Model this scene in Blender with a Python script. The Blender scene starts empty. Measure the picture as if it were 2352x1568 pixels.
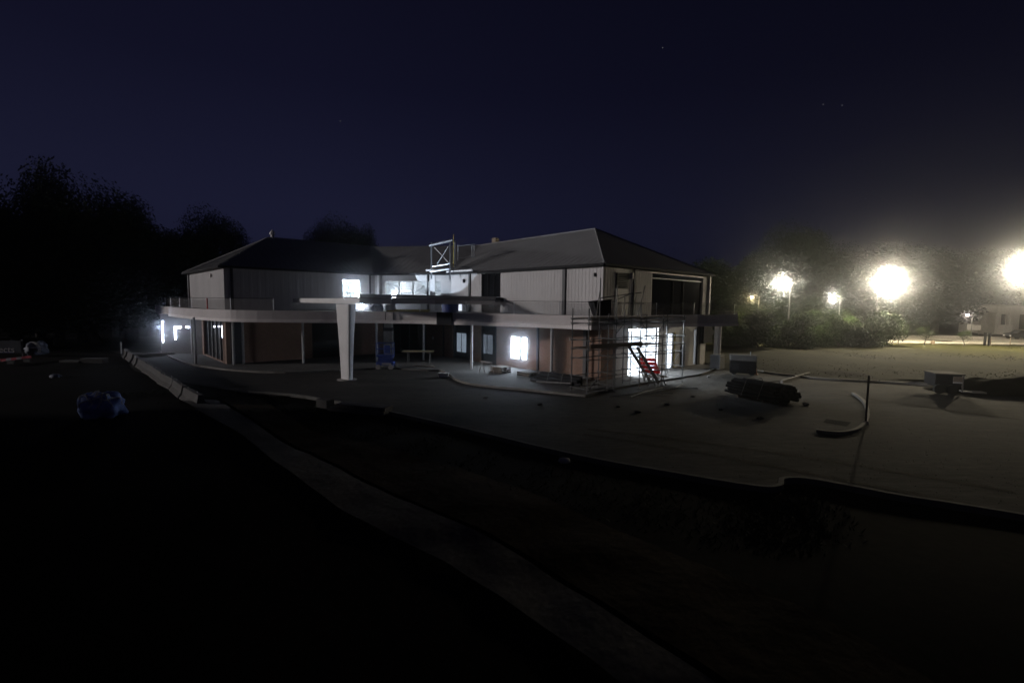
import bpy, math, random
from mathutils import Vector, Matrix, noise
random.seed(7)
S = bpy.context.scene
COL = S.collection
# ------------------------------------------------------------------ camera
FPX, HC = 1100.0, 5.15
PIT, ROL = math.atan(88.5/FPX), math.atan(.0113)
CF = Vector((0, math.cos(PIT), -math.sin(PIT)))
r0 = Vector((1, 0, 0)); u0 = Vector((0, math.sin(PIT), math.cos(PIT)))
CR = r0*math.cos(ROL)+u0*math.sin(ROL); CU = u0*math.cos(ROL)-r0*math.sin(ROL)
cd = bpy.data.cameras.new('camera'); cam = bpy.data.objects.new('camera', cd); COL.objects.link(cam)
m = Matrix.Identity(4)
for i, v in enumerate((CR, CU, -CF)):
    for j in range(3): m[j][i] = v[j]
m.translation = Vector((0, 0, HC)); cam.matrix_world = m
cd.sensor_width = 36; cd.lens = FPX/2352*36; cd.clip_end = 3000; cd.clip_start = .1
S.camera = cam
S.view_settings.view_transform = 'Standard'; S.view_settings.look = 'None'
S.view_settings.exposure = 0; S.view_settings.gamma = 1
# ------------------------------------------------------------------ night sky
W = bpy.data.worlds.new('World'); S.world = W; W.use_nodes = True
nt = W.node_tree; N = nt.nodes; Lk = nt.links; bg = N['Background']
tc = N.new('ShaderNodeTexCoord'); sx = N.new('ShaderNodeSeparateXYZ'); Lk.new(tc.outputs['Generated'], sx.inputs[0])
ra = N.new('ShaderNodeValToRGB'); Lk.new(sx.outputs['Z'], ra.inputs[0])
ra.color_ramp.elements[0].position = 0.0; ra.color_ramp.elements[0].color = (.0105, .0115, .0300, 1)
ra.color_ramp.elements[1].position = .75; ra.color_ramp.elements[1].color = (.0026, .0026, .0075, 1)
e = ra.color_ramp.elements.new(.16); e.color = (.0098, .0106, .0290, 1)
e = ra.color_ramp.elements.new(.38); e.color = (.0052, .0054, .0165, 1)
# a touch darker towards the right hand side of the sky
mr = N.new('ShaderNodeMapRange'); Lk.new(sx.outputs['X'], mr.inputs['Value'])
mr.inputs['From Min'].default_value = -.35; mr.inputs['From Max'].default_value = .8
mr.inputs['To Min'].default_value = 1.0; mr.inputs['To Max'].default_value = .42
vo = N.new('ShaderNodeTexVoronoi'); vo.inputs['Scale'].default_value = 26; Lk.new(tc.outputs['Generated'], vo.inputs['Vector'])
lt = N.new('ShaderNodeMath'); lt.operation = 'LESS_THAN'; Lk.new(vo.outputs['Distance'], lt.inputs[0]); lt.inputs[1].default_value = .022
sc_ = N.new('ShaderNodeSeparateColor'); Lk.new(vo.outputs['Color'], sc_.inputs[0])
gt = N.new('ShaderNodeMath'); gt.operation = 'GREATER_THAN'; Lk.new(sc_.outputs[0], gt.inputs[0]); gt.inputs[1].default_value = .55
mu = N.new('ShaderNodeMath'); mu.operation = 'MULTIPLY'; Lk.new(lt.outputs[0], mu.inputs[0]); Lk.new(gt.outputs[0], mu.inputs[1])
m2 = N.new('ShaderNodeMath'); m2.operation = 'MULTIPLY'; Lk.new(mu.outputs[0], m2.inputs[0]); m2.inputs[1].default_value = .10
vs = N.new('ShaderNodeVectorMath'); vs.operation = 'SCALE'; Lk.new(ra.outputs[0], vs.inputs[0]); Lk.new(mr.outputs[0], vs.inputs['Scale'])
va = N.new('ShaderNodeVectorMath'); va.operation = 'ADD'; Lk.new(vs.outputs[0], va.inputs[0]); Lk.new(m2.outputs[0], va.inputs[1])
Lk.new(va.outputs[0], bg.inputs['Color']); bg.inputs['Strength'].default_value = 1.0
# ------------------------------------------------------------------ low key light from the left
sd = bpy.data.lights.new('sun', 'SUN'); sun = bpy.data.objects.new('sun', sd); COL.objects.link(sun)
sd.energy = 1.5; sd.angle = math.radians(3); sd.color = (1.0, .94, .93)
Lv = Vector((-.965, -.19, .15)).normalized(); sun.rotation_euler = Lv.to_track_quat('Z', 'Y').to_euler()

# ------------------------------------------------------------------ measuring helpers (picture point -> place)
CP = Vector((0, 0, HC))
def ray(u, v): return CF+CR*((u-1176)/FPX)-CU*((v-784)/FPX)
def G(u, v, z=0.):
    d = ray(u, v); return CP+d*((z-HC)/d.z)
def D(u, v, y):
    d = ray(u, v); return CP+d*(y/d.y)
# ------------------------------------------------------------------ building frame
A = Vector((-.682, .7314, 0)); B = Vector((.7314, .682, 0)); Z = Vector((0, 0, 1))
C2 = Vector((5.86, 31.28, 0)); C1 = Vector((-22.33, 37.26, 0)); ZE = 7.7
def hit(u, v, p0, d):
    n = Vector((-d.y, d.x, 0)); k = ray(u, v); t = ((p0-CP).dot(n))/k.dot(n); return CP+k*t
class Fr:
    def __init__(s, o, d, n): s.o, s.d, s.n = o, d, n
    def p(s, x, z, off=0): return s.o+s.d*x+s.n*off+Z*z
    def m(s, u, v, off=0):
        q = hit(u, v, s.o+s.n*off, s.d); return ((q-s.o).dot(s.d), q.z)
    def x(s, u, off=0): return s.m(u, 720, off)[0]
    def z(s, u, v, off=0): return s.m(u, v, off)[1]
FA = Fr(C2, A, -B)      # lit front of the right wing
FB = Fr(C2, B, -A)      # right hand side of the right wing
FLA = Fr(C1, A, -B)     # left end of the left wing
FLB = Fr(C1, B, -A)     # court side of the left wing

# ------------------------------------------------------------------ mesh builder
class MB:
    def __init__(s): s.v = []; s.f = []
    def quad(s, a, b, c, d): s.poly([a, b, c, d])
    def poly(s, pts):
        n = len(s.v); s.v += [Vector(p) for p in pts]; s.f.append(tuple(range(n, n+len(pts))))
    def hexa(s, p):  # 8 pts: bottom ring 0-3, top ring 4-7
        n = len(s.v); s.v += [Vector(q) for q in p]
        for f in ((3, 2, 1, 0), (4, 5, 6, 7), (0, 1, 5, 4), (1, 2, 6, 5), (2, 3, 7, 6), (3, 0, 4, 7)): s.f.append(tuple(n+i for i in f))
    def box(s, x0, x1, y0, y1, z0, z1):
        s.hexa([(x0, y0, z0), (x1, y0, z0), (x1, y1, z0), (x0, y1, z0), (x0, y0, z1), (x1, y0, z1), (x1, y1, z1), (x0, y1, z1)])
    def fbox(s, fr, x0, x1, z0, z1, o0, o1):
        s.hexa([fr.p(x0, z0, o1), fr.p(x1, z0, o1), fr.p(x1, z0, o0), fr.p(x0, z0, o0), fr.p(x0, z1, o1), fr.p(x1, z1, o1), fr.p(x1, z1, o0), fr.p(x0, z1, o0)])
    def obox(s, c, d, lx, ly, z0, z1):  # box centred on c, long side along d
        d = Vector(d).normalized(); n = Vector((-d.y, d.x, 0)); c = Vector(c)
        q = [c-d*lx/2-n*ly/2, c+d*lx/2-n*ly/2, c+d*lx/2+n*ly/2, c-d*lx/2+n*ly/2]
        s.hexa([p+Z*z0 for p in q]+[p+Z*z1 for p in q])
    def tube(s, a, b, r, r2=None, n=8, cap=True):
        a = Vector(a); b = Vector(b); r2 = r if r2 is None else r2
        ax = (b-a).normalized(); t = ax.orthogonal().normalized(); w = ax.cross(t); k = len(s.v)
        for i in range(n):
            c = math.cos(2*math.pi*i/n); q = math.sin(2*math.pi*i/n)
            s.v.append(a+(t*c+w*q)*r); s.v.append(b+(t*c+w*q)*r2)
        for i in range(n):
            j = (i+1) % n; s.f.append((k+2*i, k+2*j, k+2*j+1, k+2*i+1))
        if cap:
            s.f.append(tuple(k+2*i for i in reversed(range(n)))); s.f.append(tuple(k+2*i+1 for i in range(n)))
    def pipe(s, pts, r, n=8):
        for a, b in zip(pts, pts[1:]): s.tube(a, b, r, n=n)
    def prism(s, pts, z0, z1):
        pts = [Vector((p[0], p[1], 0)) for p in pts]
        ar = sum(p.x*q.y-q.x*p.y for p, q in zip(pts, pts[1:]+pts[:1]))
        if ar < 0: pts = pts[::-1]
        n = len(pts); k = len(s.v); s.v += [p+Z*z0 for p in pts]+[p+Z*z1 for p in pts]
        s.f.append(tuple(k+i for i in reversed(range(n)))); s.f.append(tuple(k+n+i for i in range(n)))
        for i in range(n): j = (i+1) % n; s.f.append((k+i, k+j, k+n+j, k+n+i))
    def blob(s, c, rx, ry, rz, seg=14, ring=8, amp=.12, sd=0, flat=True):
        k = len(s.v); c = Vector(c)
        for i in range(ring+1):
            th = math.pi*i/ring
            for j in range(seg):
                ph = 2*math.pi*j/seg; d = Vector((math.sin(th)*math.cos(ph), math.sin(th)*math.sin(ph), math.cos(th)))
                g = 1+amp*noise.noise(d*2.3+Vector((sd, 3*sd, 0)))*2
                p = Vector((d.x*rx*g, d.y*ry*g, d.z*rz*g))
                if flat and p.z < -rz*.75: p.z = -rz*.75
                s.v.append(c+p)
        for i in range(ring):
            for j in range(seg):
                j2 = (j+1) % seg; s.f.append((k+i*seg+j, k+(i+1)*seg+j, k+(i+1)*seg+j2, k+i*seg+j2))
    def build(s, name, mat, parent=None, smooth=False, bevel=0, **kw):
        off = Vector((0, 0, 0)); q = parent
        while q: off += q.location; q = q.parent
        me = bpy.data.meshes.new(name); me.from_pydata([p-off for p in s.v], [], s.f); me.update()
        me.materials.append(mat); o = bpy.data.objects.new(name, me); COL.objects.link(o)
        if parent: o.parent = parent
        if smooth:
            for f in me.polygons: f.use_smooth = True
        if bevel:
            b = o.modifiers.new('bevel', 'BEVEL'); b.width = bevel; b.segments = 2; b.limit_method = 'ANGLE'
        for k, v in kw.items(): o[k] = v
        return o
def tag(o, label=None, cat=None, group=None, kind=None):
    if label: o['label'] = label
    if cat: o['category'] = cat
    if group: o['group'] = group
    if kind: o['kind'] = kind
    return o
def empty(name, loc, label, cat, group=None):
    o = bpy.data.objects.new(name, None); o.empty_display_size = .3; COL.objects.link(o); o.location = Vector(loc)
    return tag(o, label, cat, group)
def copy_tree(o, parent=None):
    c = o.copy(); COL.objects.link(c)
    if parent: c.parent = parent
    for ch in list(o.children): copy_tree(ch, c)
    return c
def wall(mb, fr, x0, x1, z0, z1, holes, o0, o1):
    xs = sorted(set([x0, x1]+[h[0] for h in holes]+[h[1] for h in holes])); zs = sorted(set([z0, z1]+[h[2] for h in holes]+[h[3] for h in holes]))
    xs = [x for x in xs if x0 <= x <= x1]; zs = [z for z in zs if z0 <= z <= z1]
    def solid(i, j):
        if i < 0 or j < 0 or i >= len(xs)-1 or j >= len(zs)-1: return False
        cx = (xs[i]+xs[i+1])/2; cz = (zs[j]+zs[j+1])/2
        return not any(h[0] < cx < h[1] and h[2] < cz < h[3] for h in holes)
    P = fr.p
    for i in range(len(xs)-1):
        for j in range(len(zs)-1):
            if not solid(i, j): continue
            a, b, c, d = xs[i], xs[i+1], zs[j], zs[j+1]
            mb.quad(P(a, c, o1), P(b, c, o1), P(b, d, o1), P(a, d, o1)); mb.quad(P(a, c, o0), P(a, d, o0), P(b, d, o0), P(b, c, o0))
            if not solid(i-1, j): mb.quad(P(a, c, o0), P(a, c, o1), P(a, d, o1), P(a, d, o0))
            if not solid(i+1, j): mb.quad(P(b, c, o0), P(b, d, o0), P(b, d, o1), P(b, c, o1))
            if not solid(i, j-1): mb.quad(P(a, c, o0), P(b, c, o0), P(b, c, o1), P(a, c, o1))
            if not solid(i, j+1): mb.quad(P(a, d, o0), P(a, d, o1), P(b, d, o1), P(b, d, o0))
def corrugated(mb, fr, x0, x1, z0, z1, off, per=.24, dep=.03):
    x = x0; pr = []
    while x < x1:
        for t, h in ((0, 0), (.55, 0), (.65, 1), (.9, 1)):
            xx = x+t*per
            if xx < x1: pr.append((xx, off+h*dep))
        x += per
    pr.append((x1, off))
    for (a, o), (b, q) in zip(pr, pr[1:]): mb.quad(fr.p(a, z0, o), fr.p(b, z0, q), fr.p(b, z1, q), fr.p(a, z1, o))

# ------------------------------------------------------------------ materials
def mat(name, col, rough=.7, var=.25, scale=2., bump=.0, metal=0., col2=None, spec=None, detail=6, alpha=None, stretch=None, fine=0.):
    M = bpy.data.materials.new(name); M.use_nodes = True; t = M.node_tree; n = t.nodes; l = t.links; b = n['Principled BSDF']
    c = n.new('ShaderNodeTexCoord'); nz = n.new('ShaderNodeTexNoise'); nz.inputs['Scale'].default_value = scale; nz.inputs['Detail'].default_value = detail
    nz.inputs['Roughness'].default_value = .65
    ge = n.new('ShaderNodeNewGeometry'); vec = ge.outputs['Position']
    if stretch:
        mp = n.new('ShaderNodeMapping'); mp.inputs['Scale'].default_value = stretch; l.new(vec, mp.inputs[0]); vec = mp.outputs[0]
    l.new(vec, nz.inputs['Vector'])
    r = n.new('ShaderNodeValToRGB'); r.color_ramp.elements[0].position = .3; r.color_ramp.elements[1].position = .72
    c1 = [max(0, x*(1-var)) for x in col]; c2 = list(col2) if col2 else [min(1, x*(1+var)) for x in col]
    r.color_ramp.elements[0].color = c1+[1]; r.color_ramp.elements[1].color = c2+[1]
    l.new(nz.outputs['Fac'], r.inputs[0]); out = r.outputs[0]
    if fine:
        nf = n.new('ShaderNodeTexNoise'); nf.inputs['Scale'].default_value = scale*14; nf.inputs['Detail'].default_value = 4; l.new(vec, nf.inputs['Vector'])
        ma = n.new('ShaderNodeMapRange'); l.new(nf.outputs['Fac'], ma.inputs['Value']); ma.inputs['From Min'].default_value = .3; ma.inputs['From Max'].default_value = .7
        ma.inputs['To Min'].default_value = 1-fine; ma.inputs['To Max'].default_value = 1+fine
        sc = n.new('ShaderNodeVectorMath'); sc.operation = 'SCALE'; l.new(out, sc.inputs[0]); l.new(ma.outputs[0], sc.inputs['Scale']); out = sc.outputs[0]
    l.new(out, b.inputs['Base Color']); b.inputs['Roughness'].default_value = rough; b.inputs['Metallic'].default_value = metal
    if spec is not None: b.inputs['Specular IOR Level'].default_value = spec
    if alpha is not None: b.inputs['Alpha'].default_value = alpha
    if bump:
        bp = n.new('ShaderNodeBump'); bp.inputs['Strength'].default_value = bump; bp.inputs['Distance'].default_value = .05
        nb = n.new('ShaderNodeTexNoise'); nb.inputs['Scale'].default_value = scale*6; nb.inputs['Detail'].default_value = 5; l.new(vec, nb.inputs['Vector'])
        l.new(nb.outputs['Fac'], bp.inputs['Height']); l.new(bp.outputs[0], b.inputs['Normal'])
    return M
def brick(name, d, c1, c2, cm):
    M = bpy.data.materials.new(name); M.use_nodes = True; t = M.node_tree; n = t.nodes; l = t.links; b = n['Principled BSDF']
    ge = n.new('ShaderNodeNewGeometry'); dt = n.new('ShaderNodeVectorMath'); dt.operation = 'DOT_PRODUCT'; l.new(ge.outputs['Position'], dt.inputs[0]); dt.inputs[1].default_value = d
    se = n.new('ShaderNodeSeparateXYZ'); l.new(ge.outputs['Position'], se.inputs[0]); co = n.new('ShaderNodeCombineXYZ')
    l.new(dt.outputs['Value'], co.inputs[0]); l.new(se.outputs['Z'], co.inputs[1])
    br = n.new('ShaderNodeTexBrick'); l.new(co.outputs[0], br.inputs['Vector']); br.inputs['Scale'].default_value = 1
    br.inputs['Brick Width'].default_value = .24; br.inputs['Row Height'].default_value = .086; br.inputs['Mortar Size'].default_value = .009
    br.inputs['Color1'].default_value = c1+(1,); br.inputs['Color2'].default_value = c2+(1,); br.inputs['Mortar'].default_value = cm+(1,)
    nz = n.new('ShaderNodeTexNoise'); nz.inputs['Scale'].default_value = .7; nz.inputs['Detail'].default_value = 5; l.new(ge.outputs['Position'], nz.inputs['Vector'])
    mr = n.new('ShaderNodeMapRange'); l.new(nz.outputs['Fac'], mr.inputs['Value']); mr.inputs['To Min'].default_value = .65; mr.inputs['To Max'].default_value = 1.3
    sc = n.new('ShaderNodeVectorMath'); sc.operation = 'SCALE'; l.new(br.outputs['Color'], sc.inputs[0]); l.new(mr.outputs[0], sc.inputs['Scale'])
    l.new(sc.outputs[0], b.inputs['Base Color']); b.inputs['Roughness'].default_value = .9
    bp = n.new('ShaderNodeBump'); bp.inputs['Strength'].default_value = .4; bp.inputs['Distance'].default_value = .01; bp.invert = True
    l.new(br.outputs['Fac'], bp.inputs['Height']); l.new(bp.outputs[0], b.inputs['Normal'])
    return M
def glow(name, col, st, var=0., scale=3.):
    M = bpy.data.materials.new(name); M.use_nodes = True; t = M.node_tree; n = t.nodes; l = t.links; n.remove(n['Principled BSDF'])
    e = n.new('ShaderNodeEmission'); e.inputs[0].default_value = tuple(col)+(1,); e.inputs[1].default_value = st; l.new(e.outputs[0], n['Material Output'].inputs[0])
    if var:
        ge = n.new('ShaderNodeNewGeometry'); nz = n.new('ShaderNodeTexNoise'); nz.inputs['Scale'].default_value = scale; l.new(ge.outputs['Position'], nz.inputs['Vector'])
        mr = n.new('ShaderNodeMapRange'); l.new(nz.outputs['Fac'], mr.inputs['Value']); mr.inputs['From Min'].default_value = .35; mr.inputs['From Max'].default_value = .65
        mr.inputs['To Min'].default_value = st*(1-var); mr.inputs['To Max'].default_value = st*(1+var); l.new(mr.outputs[0], e.inputs[1])
    return M
def glass(name, tint, alpha=.25, rough=.05):
    M = bpy.data.materials.new(name); M.use_nodes = True; b = M.node_tree.nodes['Principled BSDF']
    b.inputs['Base Color'].default_value = tint+(1,); b.inputs['Roughness'].default_value = rough; b.inputs['Alpha'].default_value = alpha; return M

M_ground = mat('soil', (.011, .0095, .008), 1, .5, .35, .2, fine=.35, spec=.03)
M_verge = mat('verge_earth', (.034, .023, .013), 1, .4, .5, .5, fine=.35, spec=.05)
M_lot = mat('asphalt', (.058, .0535, .047), .95, .5, .16, .35, fine=.35, stretch=(.8, 2.6, 1), spec=.12, detail=9)
M_pave = mat('pavement_concrete', (.10, .095, .088), .95, .25, .5, .15, fine=.15)
M_path = mat('path_gravel', (.062, .056, .050), 1, .2, .6, .3, fine=.3)
M_kerb = mat('kerb_concrete', (.18, .165, .145), .85, .25, 1.5, .1)
M_kerbd = mat('kerb_shade_tone', (.10, .095, .085), .9, .35, 1.5, .2)  # near kerb's foreground shade put into its colour; grit reuses it
M_mud = mat('dried_mud', (.045, .036, .026), .95, .5, 3, .5, spec=.1)
M_barr = mat('barrier_concrete', (.075, .07, .065), .9, .3, 1.2, .2, fine=.15)
M_conc = mat('concrete', (.36, .34, .32), .85, .25, 1.2, .15, fine=.1)
M_grass = mat('grass_bank', (.014, .016, .006), 1, .4, .35, .7, fine=.45, col2=(.036, .034, .014), spec=.05)
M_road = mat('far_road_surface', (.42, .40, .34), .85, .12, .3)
M_clad = mat('painted_cladding', (.50, .48, .475), .6, .10, .5, stretch=(1, 1, .25), fine=.05)
M_cladw = mat('flat_cladding', (.55, .53, .52), .55, .08, .4)
M_dark = mat('dark_metal', (.030, .030, .032), .8, .25, 2, spec=.12)
M_pil = mat('dark_trim', (.06, .06, .063), .6, .2, 2)
M_roof = mat('roof_sheet', (.23, .23, .235), .75, .12, .35, fine=.06, spec=.3)
M_fasc = mat('fascia_render', (.62, .57, .56), .75, .10, .5, fine=.05)
M_lip = mat('fascia_lip', (.86, .80, .78), .7, .07, .6)
M_white = mat('white_paint', (.72, .70, .69), .55, .07, .8)
M_post = mat('post_paint', (.42, .41, .41), .5, .1, 2)
M_steel = mat('galvanised_steel', (.55, .57, .60), .4, .15, 5, metal=.7)
M_tube = mat('scaffold_tube', (.13, .13, .13), .55, .3, 6, metal=.5)
M_board = mat('timber_board', (.12, .09, .06), .85, .3, 3, stretch=(6, 1, 6))
M_ply = mat('plywood', (.30, .25, .19), .85, .25, 2, stretch=(5, 1, 5))
M_yel = mat('yellow_timber', (.55, .45, .12), .7, .2, 4)
M_blue = mat('blue_plastic', (.03, .06, .26), .45, .25, 3)
M_tarp = mat('blue_tarpaulin', (.22, .29, .56), .75, .35, 3, .3, spec=.2)
M_rope = mat('pale_strap', (.58, .55, .48), .8, .15, 8)
M_red = mat('red_paint', (.60, .03, .03), .5, .15, 3)
M_redt = mat('red_mesh', (.45, .04, .04), .6, .15, 3)
M_tyre = mat('rubber', (.02, .02, .02), .8, .2, 6)
t_ = M_redt.node_tree; tb_ = t_.nodes.new('ShaderNodeBsdfTranslucent'); tb_.inputs[0].default_value = (.5, .03, .03, 1); mx_ = t_.nodes.new('ShaderNodeMixShader'); mx_.inputs[0].default_value = .6
t_.links.new(t_.nodes['Principled BSDF'].outputs[0], mx_.inputs[1]); t_.links.new(tb_.outputs[0], mx_.inputs[2]); t_.links.new(mx_.outputs[0], t_.nodes['Material Output'].inputs['Surface'])
M_inner = mat('interior_white', (.72, .74, .76), .8, .08, .8)
M_black = mat('black_void', (.010, .010, .011), 1, .2, 2, spec=.03)
M_dglass = glass('dark_glass', (.012, .013, .015), 1, .04); M_dglass.node_tree.nodes['Principled BSDF'].inputs['Specular IOR Level'].default_value = .25
M_rail = glass('balustrade_glass', (.22, .21, .205), .16, .3)
M_win = glass('window_glass', (.6, .65, .68), .12, .05)
M_brA = brick('brick_front', A, (.24, .135, .092), (.29, .165, .115), (.22, .175, .14))
M_brB = brick('brick_side', B, (.24, .135, .092), (.29, .165, .115), (.22, .175, .14))
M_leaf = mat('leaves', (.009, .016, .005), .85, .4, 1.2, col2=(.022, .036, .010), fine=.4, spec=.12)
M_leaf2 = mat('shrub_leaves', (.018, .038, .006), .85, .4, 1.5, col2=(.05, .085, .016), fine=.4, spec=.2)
M_bark = mat('bark', (.05, .042, .034), .95, .3, 4, .5)
G_blue = glow('window_light_blue', (.72, .84, 1.0), 55)
G_cool = glow('window_light_cool', (.80, .93, 1.0), 1.5, .7, 4)
G_slit = glow('slit_light', (.72, .80, 1.0), 70)
G_dim = glow('frosted_pane', (.62, .76, .95), .27, .12, 2)
G_dim2 = glow('frosted_pane_dim', (.60, .72, .9), .13, .12, 2)
G_lamp = glow('lamp_lens', (1.0, .87, .63), 6500)
G_lamps = glow('lamp_lens_small', (1.0, .88, .68), 1800)
G_lampw = glow('lamp_lens_warm', (1.0, .80, .45), 90)
G_lampr = glow('lamp_lens_pink', (1.0, .80, .72), 60)
G_tube = glow('led_tube', (.80, .90, 1.0), 170)

# ------------------------------------------------------------------ ground, lot, paths
def sheet(name, pts, z, m, kind='structure', cells=None):
    b = MB(); b.poly([Vector((p[0], p[1], z)) for p in pts]); o = b.build(name, m)
    if sum(p[0]*q[1]-q[0]*p[1] for p, q in zip(pts, pts[1:]+pts[:1])) < 0: o.data.flip_normals()
    o['kind'] = kind; return o
def smooth(pts, n=4):
    r = [Vector((p[0], p[1], p[2] if len(p) > 2 else 0)) for p in pts]; out = []
    for i in range(len(r)-1):
        p0 = r[max(i-1, 0)]; p1 = r[i]; p2 = r[i+1]; p3 = r[min(i+2, len(r)-1)]
        for k in range(n):
            t = k/n; out.append(.5*((2*p1)+(p2-p0)*t+(2*p0-5*p1+4*p2-p3)*t*t+(3*p1-p0-3*p2+p3)*t**3))
    out.append(r[-1]); return out
def uneven(x, y):
    return noise.noise(Vector((x*.22, y*.22, 1)))*.16+noise.noise(Vector((x*.9, y*.9, 4)))*.05
near = [(-60, 62), (-36, 44.0), (-27, 34), (-14.6, 26.2), (-10.9, 25.2), (-4, 20.6), (1.88, 15.97), (5, 14.1), (6.9, 13.15), (7.6, 13.2), (8.05, 13.75), (8.9, 13.7), (10.5, 12.6), (12.68, 11.43), (22, 6), (40, -6)]
lot = smooth(near, 3)
far_side = [(75, -6), (75, 18), (44, 25.5), (33, 28.3), (26, 32.2), (22.2, 33.6), (19.6, 36.6), (18.5, 42), (14, 60), (-30, 75)]
# ground sheet: flat under the built area, uneven on the bank before it
b = MB(); xs = [-600, -300, -160, -100]+[-70+1.4*i for i in range(0, 101)]+[100, 160, 300, 600]; ys = [-600, -200, -60, -20]+[-8+1.4*i for i in range(0, 60)]+[90, 120, 180, 300, 600]
def inside(x, y, poly):
    c = False; n = len(poly)
    for i in range(n):
        x1, y1 = poly[i][0], poly[i][1]; x2, y2 = poly[(i+1) % n][0], poly[(i+1) % n][1]
        if (y1 > y) != (y2 > y) and x < (x2-x1)*(y-y1)/(y2-y1)+x1: c = not c
    return c
lotpoly = [(p[0], p[1]) for p in lot]+far_side
def dist_edge(x, y, poly):
    best = 1e9
    for i in range(len(poly)-1):
        a = Vector(poly[i][:2]); c = Vector(poly[i+1][:2]); p = Vector((x, y)); t = max(0, min(1, (p-a).dot(c-a)/max(1e-6, (c-a).length_squared))); best = min(best, (a+(c-a)*t-p).length)
    return best
def gz(x, y):
    if inside(x, y, lotpoly): return -.06
    if abs(x) > 75 or y < -12 or y > 80: return 0
    return -.06+min(1, dist_edge(x, y, lotpoly)/3)*(.06+uneven(x, y)+.05)
for i in range(len(xs)-1):
    pass
nx = len(xs)
for y in ys:
    for x in xs: b.v.append(Vector((x, y, gz(x, y))))
for j in range(len(ys)-1):
    for i in range(nx-1): k = j*nx+i; b.f.append((k, k+1, k+nx+1, k+nx))
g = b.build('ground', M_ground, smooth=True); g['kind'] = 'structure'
sheet('parking_lot', lotpoly, 0.0, M_lot)
# path in front: a pale strip draped just over the bank
def strip(name, c0, c1, lift, m, n=60):
    l = smooth(c0, 12); r = smooth(c1, 12); b = MB(); k = min(len(l), len(r)); q = 6
    for i in range(k):
        for j in range(q+1):
            p = l[i].lerp(r[i], j/q); b.v.append(Vector((p.x, p.y, max(gz(p.x, p.y), -.05)+lift)))
    for i in range(k-1):
        for j in range(q): t = i*(q+1)+j; b.f.append((t, t+1, t+q+2, t+q+1))
    o = b.build(name, m, smooth=True); o['kind'] = 'structure'; return o
strip('footpath', [(-16, 23.0), G(560, 1010), G(640, 1080), G(780, 1178), G(980, 1280), G(1130, 1372), G(1300, 1490), G(1400, 1568), G(1560, 1720), (3, 2)], [(-15, 24.0), G(600, 990), G(690, 1045), G(850, 1125), G(1040, 1212), G(1190, 1290), G(1390, 1420), G(1600, 1568), G(1800, 1720), (4.5, 2)], .10, M_path)
strip('verge', [(-14.8, 24.1), G(612, 988), G(705, 1043), G(865, 1122), G(1055, 1208), G(1210, 1286), G(1410, 1414), G(1630, 1562), G(1840, 1720), (5, 2)], [(-13, 24.6), G(700, 985), G(860, 1030), G(1080, 1090), G(1300, 1180), G(1520, 1270), G(1800, 1400), G(2100, 1568), G(2300, 1720), (7, 2)], .07, M_verge)
# kerbs
def kerb(name, pts, w=.16, z0=-.05, z1=.13, m=M_kerb, n=5):
    l = smooth(pts, n); b = MB(); k = len(l); ring = []
    for i, p in enumerate(l):
        t = (l[min(i+1, k-1)]-l[max(i-1, 0)]).normalized(); s_ = Vector((-t.y, t.x, 0))*w/2
        ring.append([p-s_+Z*z0, p-s_+Z*(z1-.02), p-s_*.8+Z*z1, p+s_*.8+Z*z1, p+s_+Z*(z1-.02), p+s_+Z*z0])
    for i in range(k):
        for q in ring[i]: b.v.append(q)
    for i in range(k-1):
        for j in range(5): t = i*6+j; b.f.append((t, t+6, t+7, t+1))
    b.f.append((0, 1, 2, 3, 4, 5)); t = (k-1)*6; b.f.append((t+5, t+4, t+3, t+2, t+1, t))
    o = b.build(name, m); o['kind'] = 'structure'; return o
kpts = [G(1012, 852), G(1036, 864), G(1046, 872), G(1070, 881), G(1120, 889), G(1200, 896), G(1290, 906), G(1345, 911)]
kerb('kerb', kpts)
kerb('kerb', near[3:], z1=.12, m=M_kerbd)
kerb('kerb', [G(1875, 992), G(1925, 997), G(1965, 990), G(1985, 975), G(1993, 955), G(1985, 925), G(1960, 905)], z1=.12)
kerb('kerb', [G(1795, 879), G(1858, 859)], z1=.16, n=2)
kerb('kerb', far_side[2:8], z1=.12)
kp = smooth(kpts, 5)
b = MB(); b.prism([(p.x, p.y) for p in kp]+[(6.6, 29.0), (10, 31.8), (14, 35), (17, 39), (13, 48), (-12, 52), (-36, 52), (-34, 46), (-26, 38), (-20.5, 34.6), (-16, 33.6), (-9.5, 36.5), (-6.2, 35.4)], -.05, .115); o = b.build('pavement', M_pave); o['kind'] = 'structure'
kerb('kerb', [(-34, 46), (-26, 38), (-20.5, 34.6), (-16, 33.6), (-12, 35.4)])
sheet('drain_cover', [G(1898, 962), G(1955, 970), G(1945, 979), G(1890, 970)], .008, M_black)
# grassy bank and far road at the right
b = MB()
for j in range(13):
    for i in range(41):
        x = 17+i*2.6; y0 = 30+max(0, (26-x))*.75 if x < 26 else 33-(x-26)*.13
        y = y0+1.2+(66-y0)*j/12+(0 if j < 12 else 2)
        s_ = min(1, j/2.5)*min(1, (12-j)/2+.2)
        b.v.append(Vector((x, y, .03+s_*(.16+.2*noise.noise(Vector((x*.15, y*.15, 0)))))))
for j in range(12):
    for i in range(40): k = j*41+i; b.f.append((k, k+1, k+42, k+41))
o = b.build('grass_bank', M_grass, smooth=True); o['kind'] = 'structure'
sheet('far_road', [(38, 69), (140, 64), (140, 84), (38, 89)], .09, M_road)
sheet('far_verge', [(38, 89.3), (140, 84.3), (140, 92), (38, 95)], .10, M_grass)
kerb('kerb', [(40, 68.9), (140, 63.9)], n=2)
kerb('kerb', [(38, 89.1), (140, 84.1)], n=2)

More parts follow.
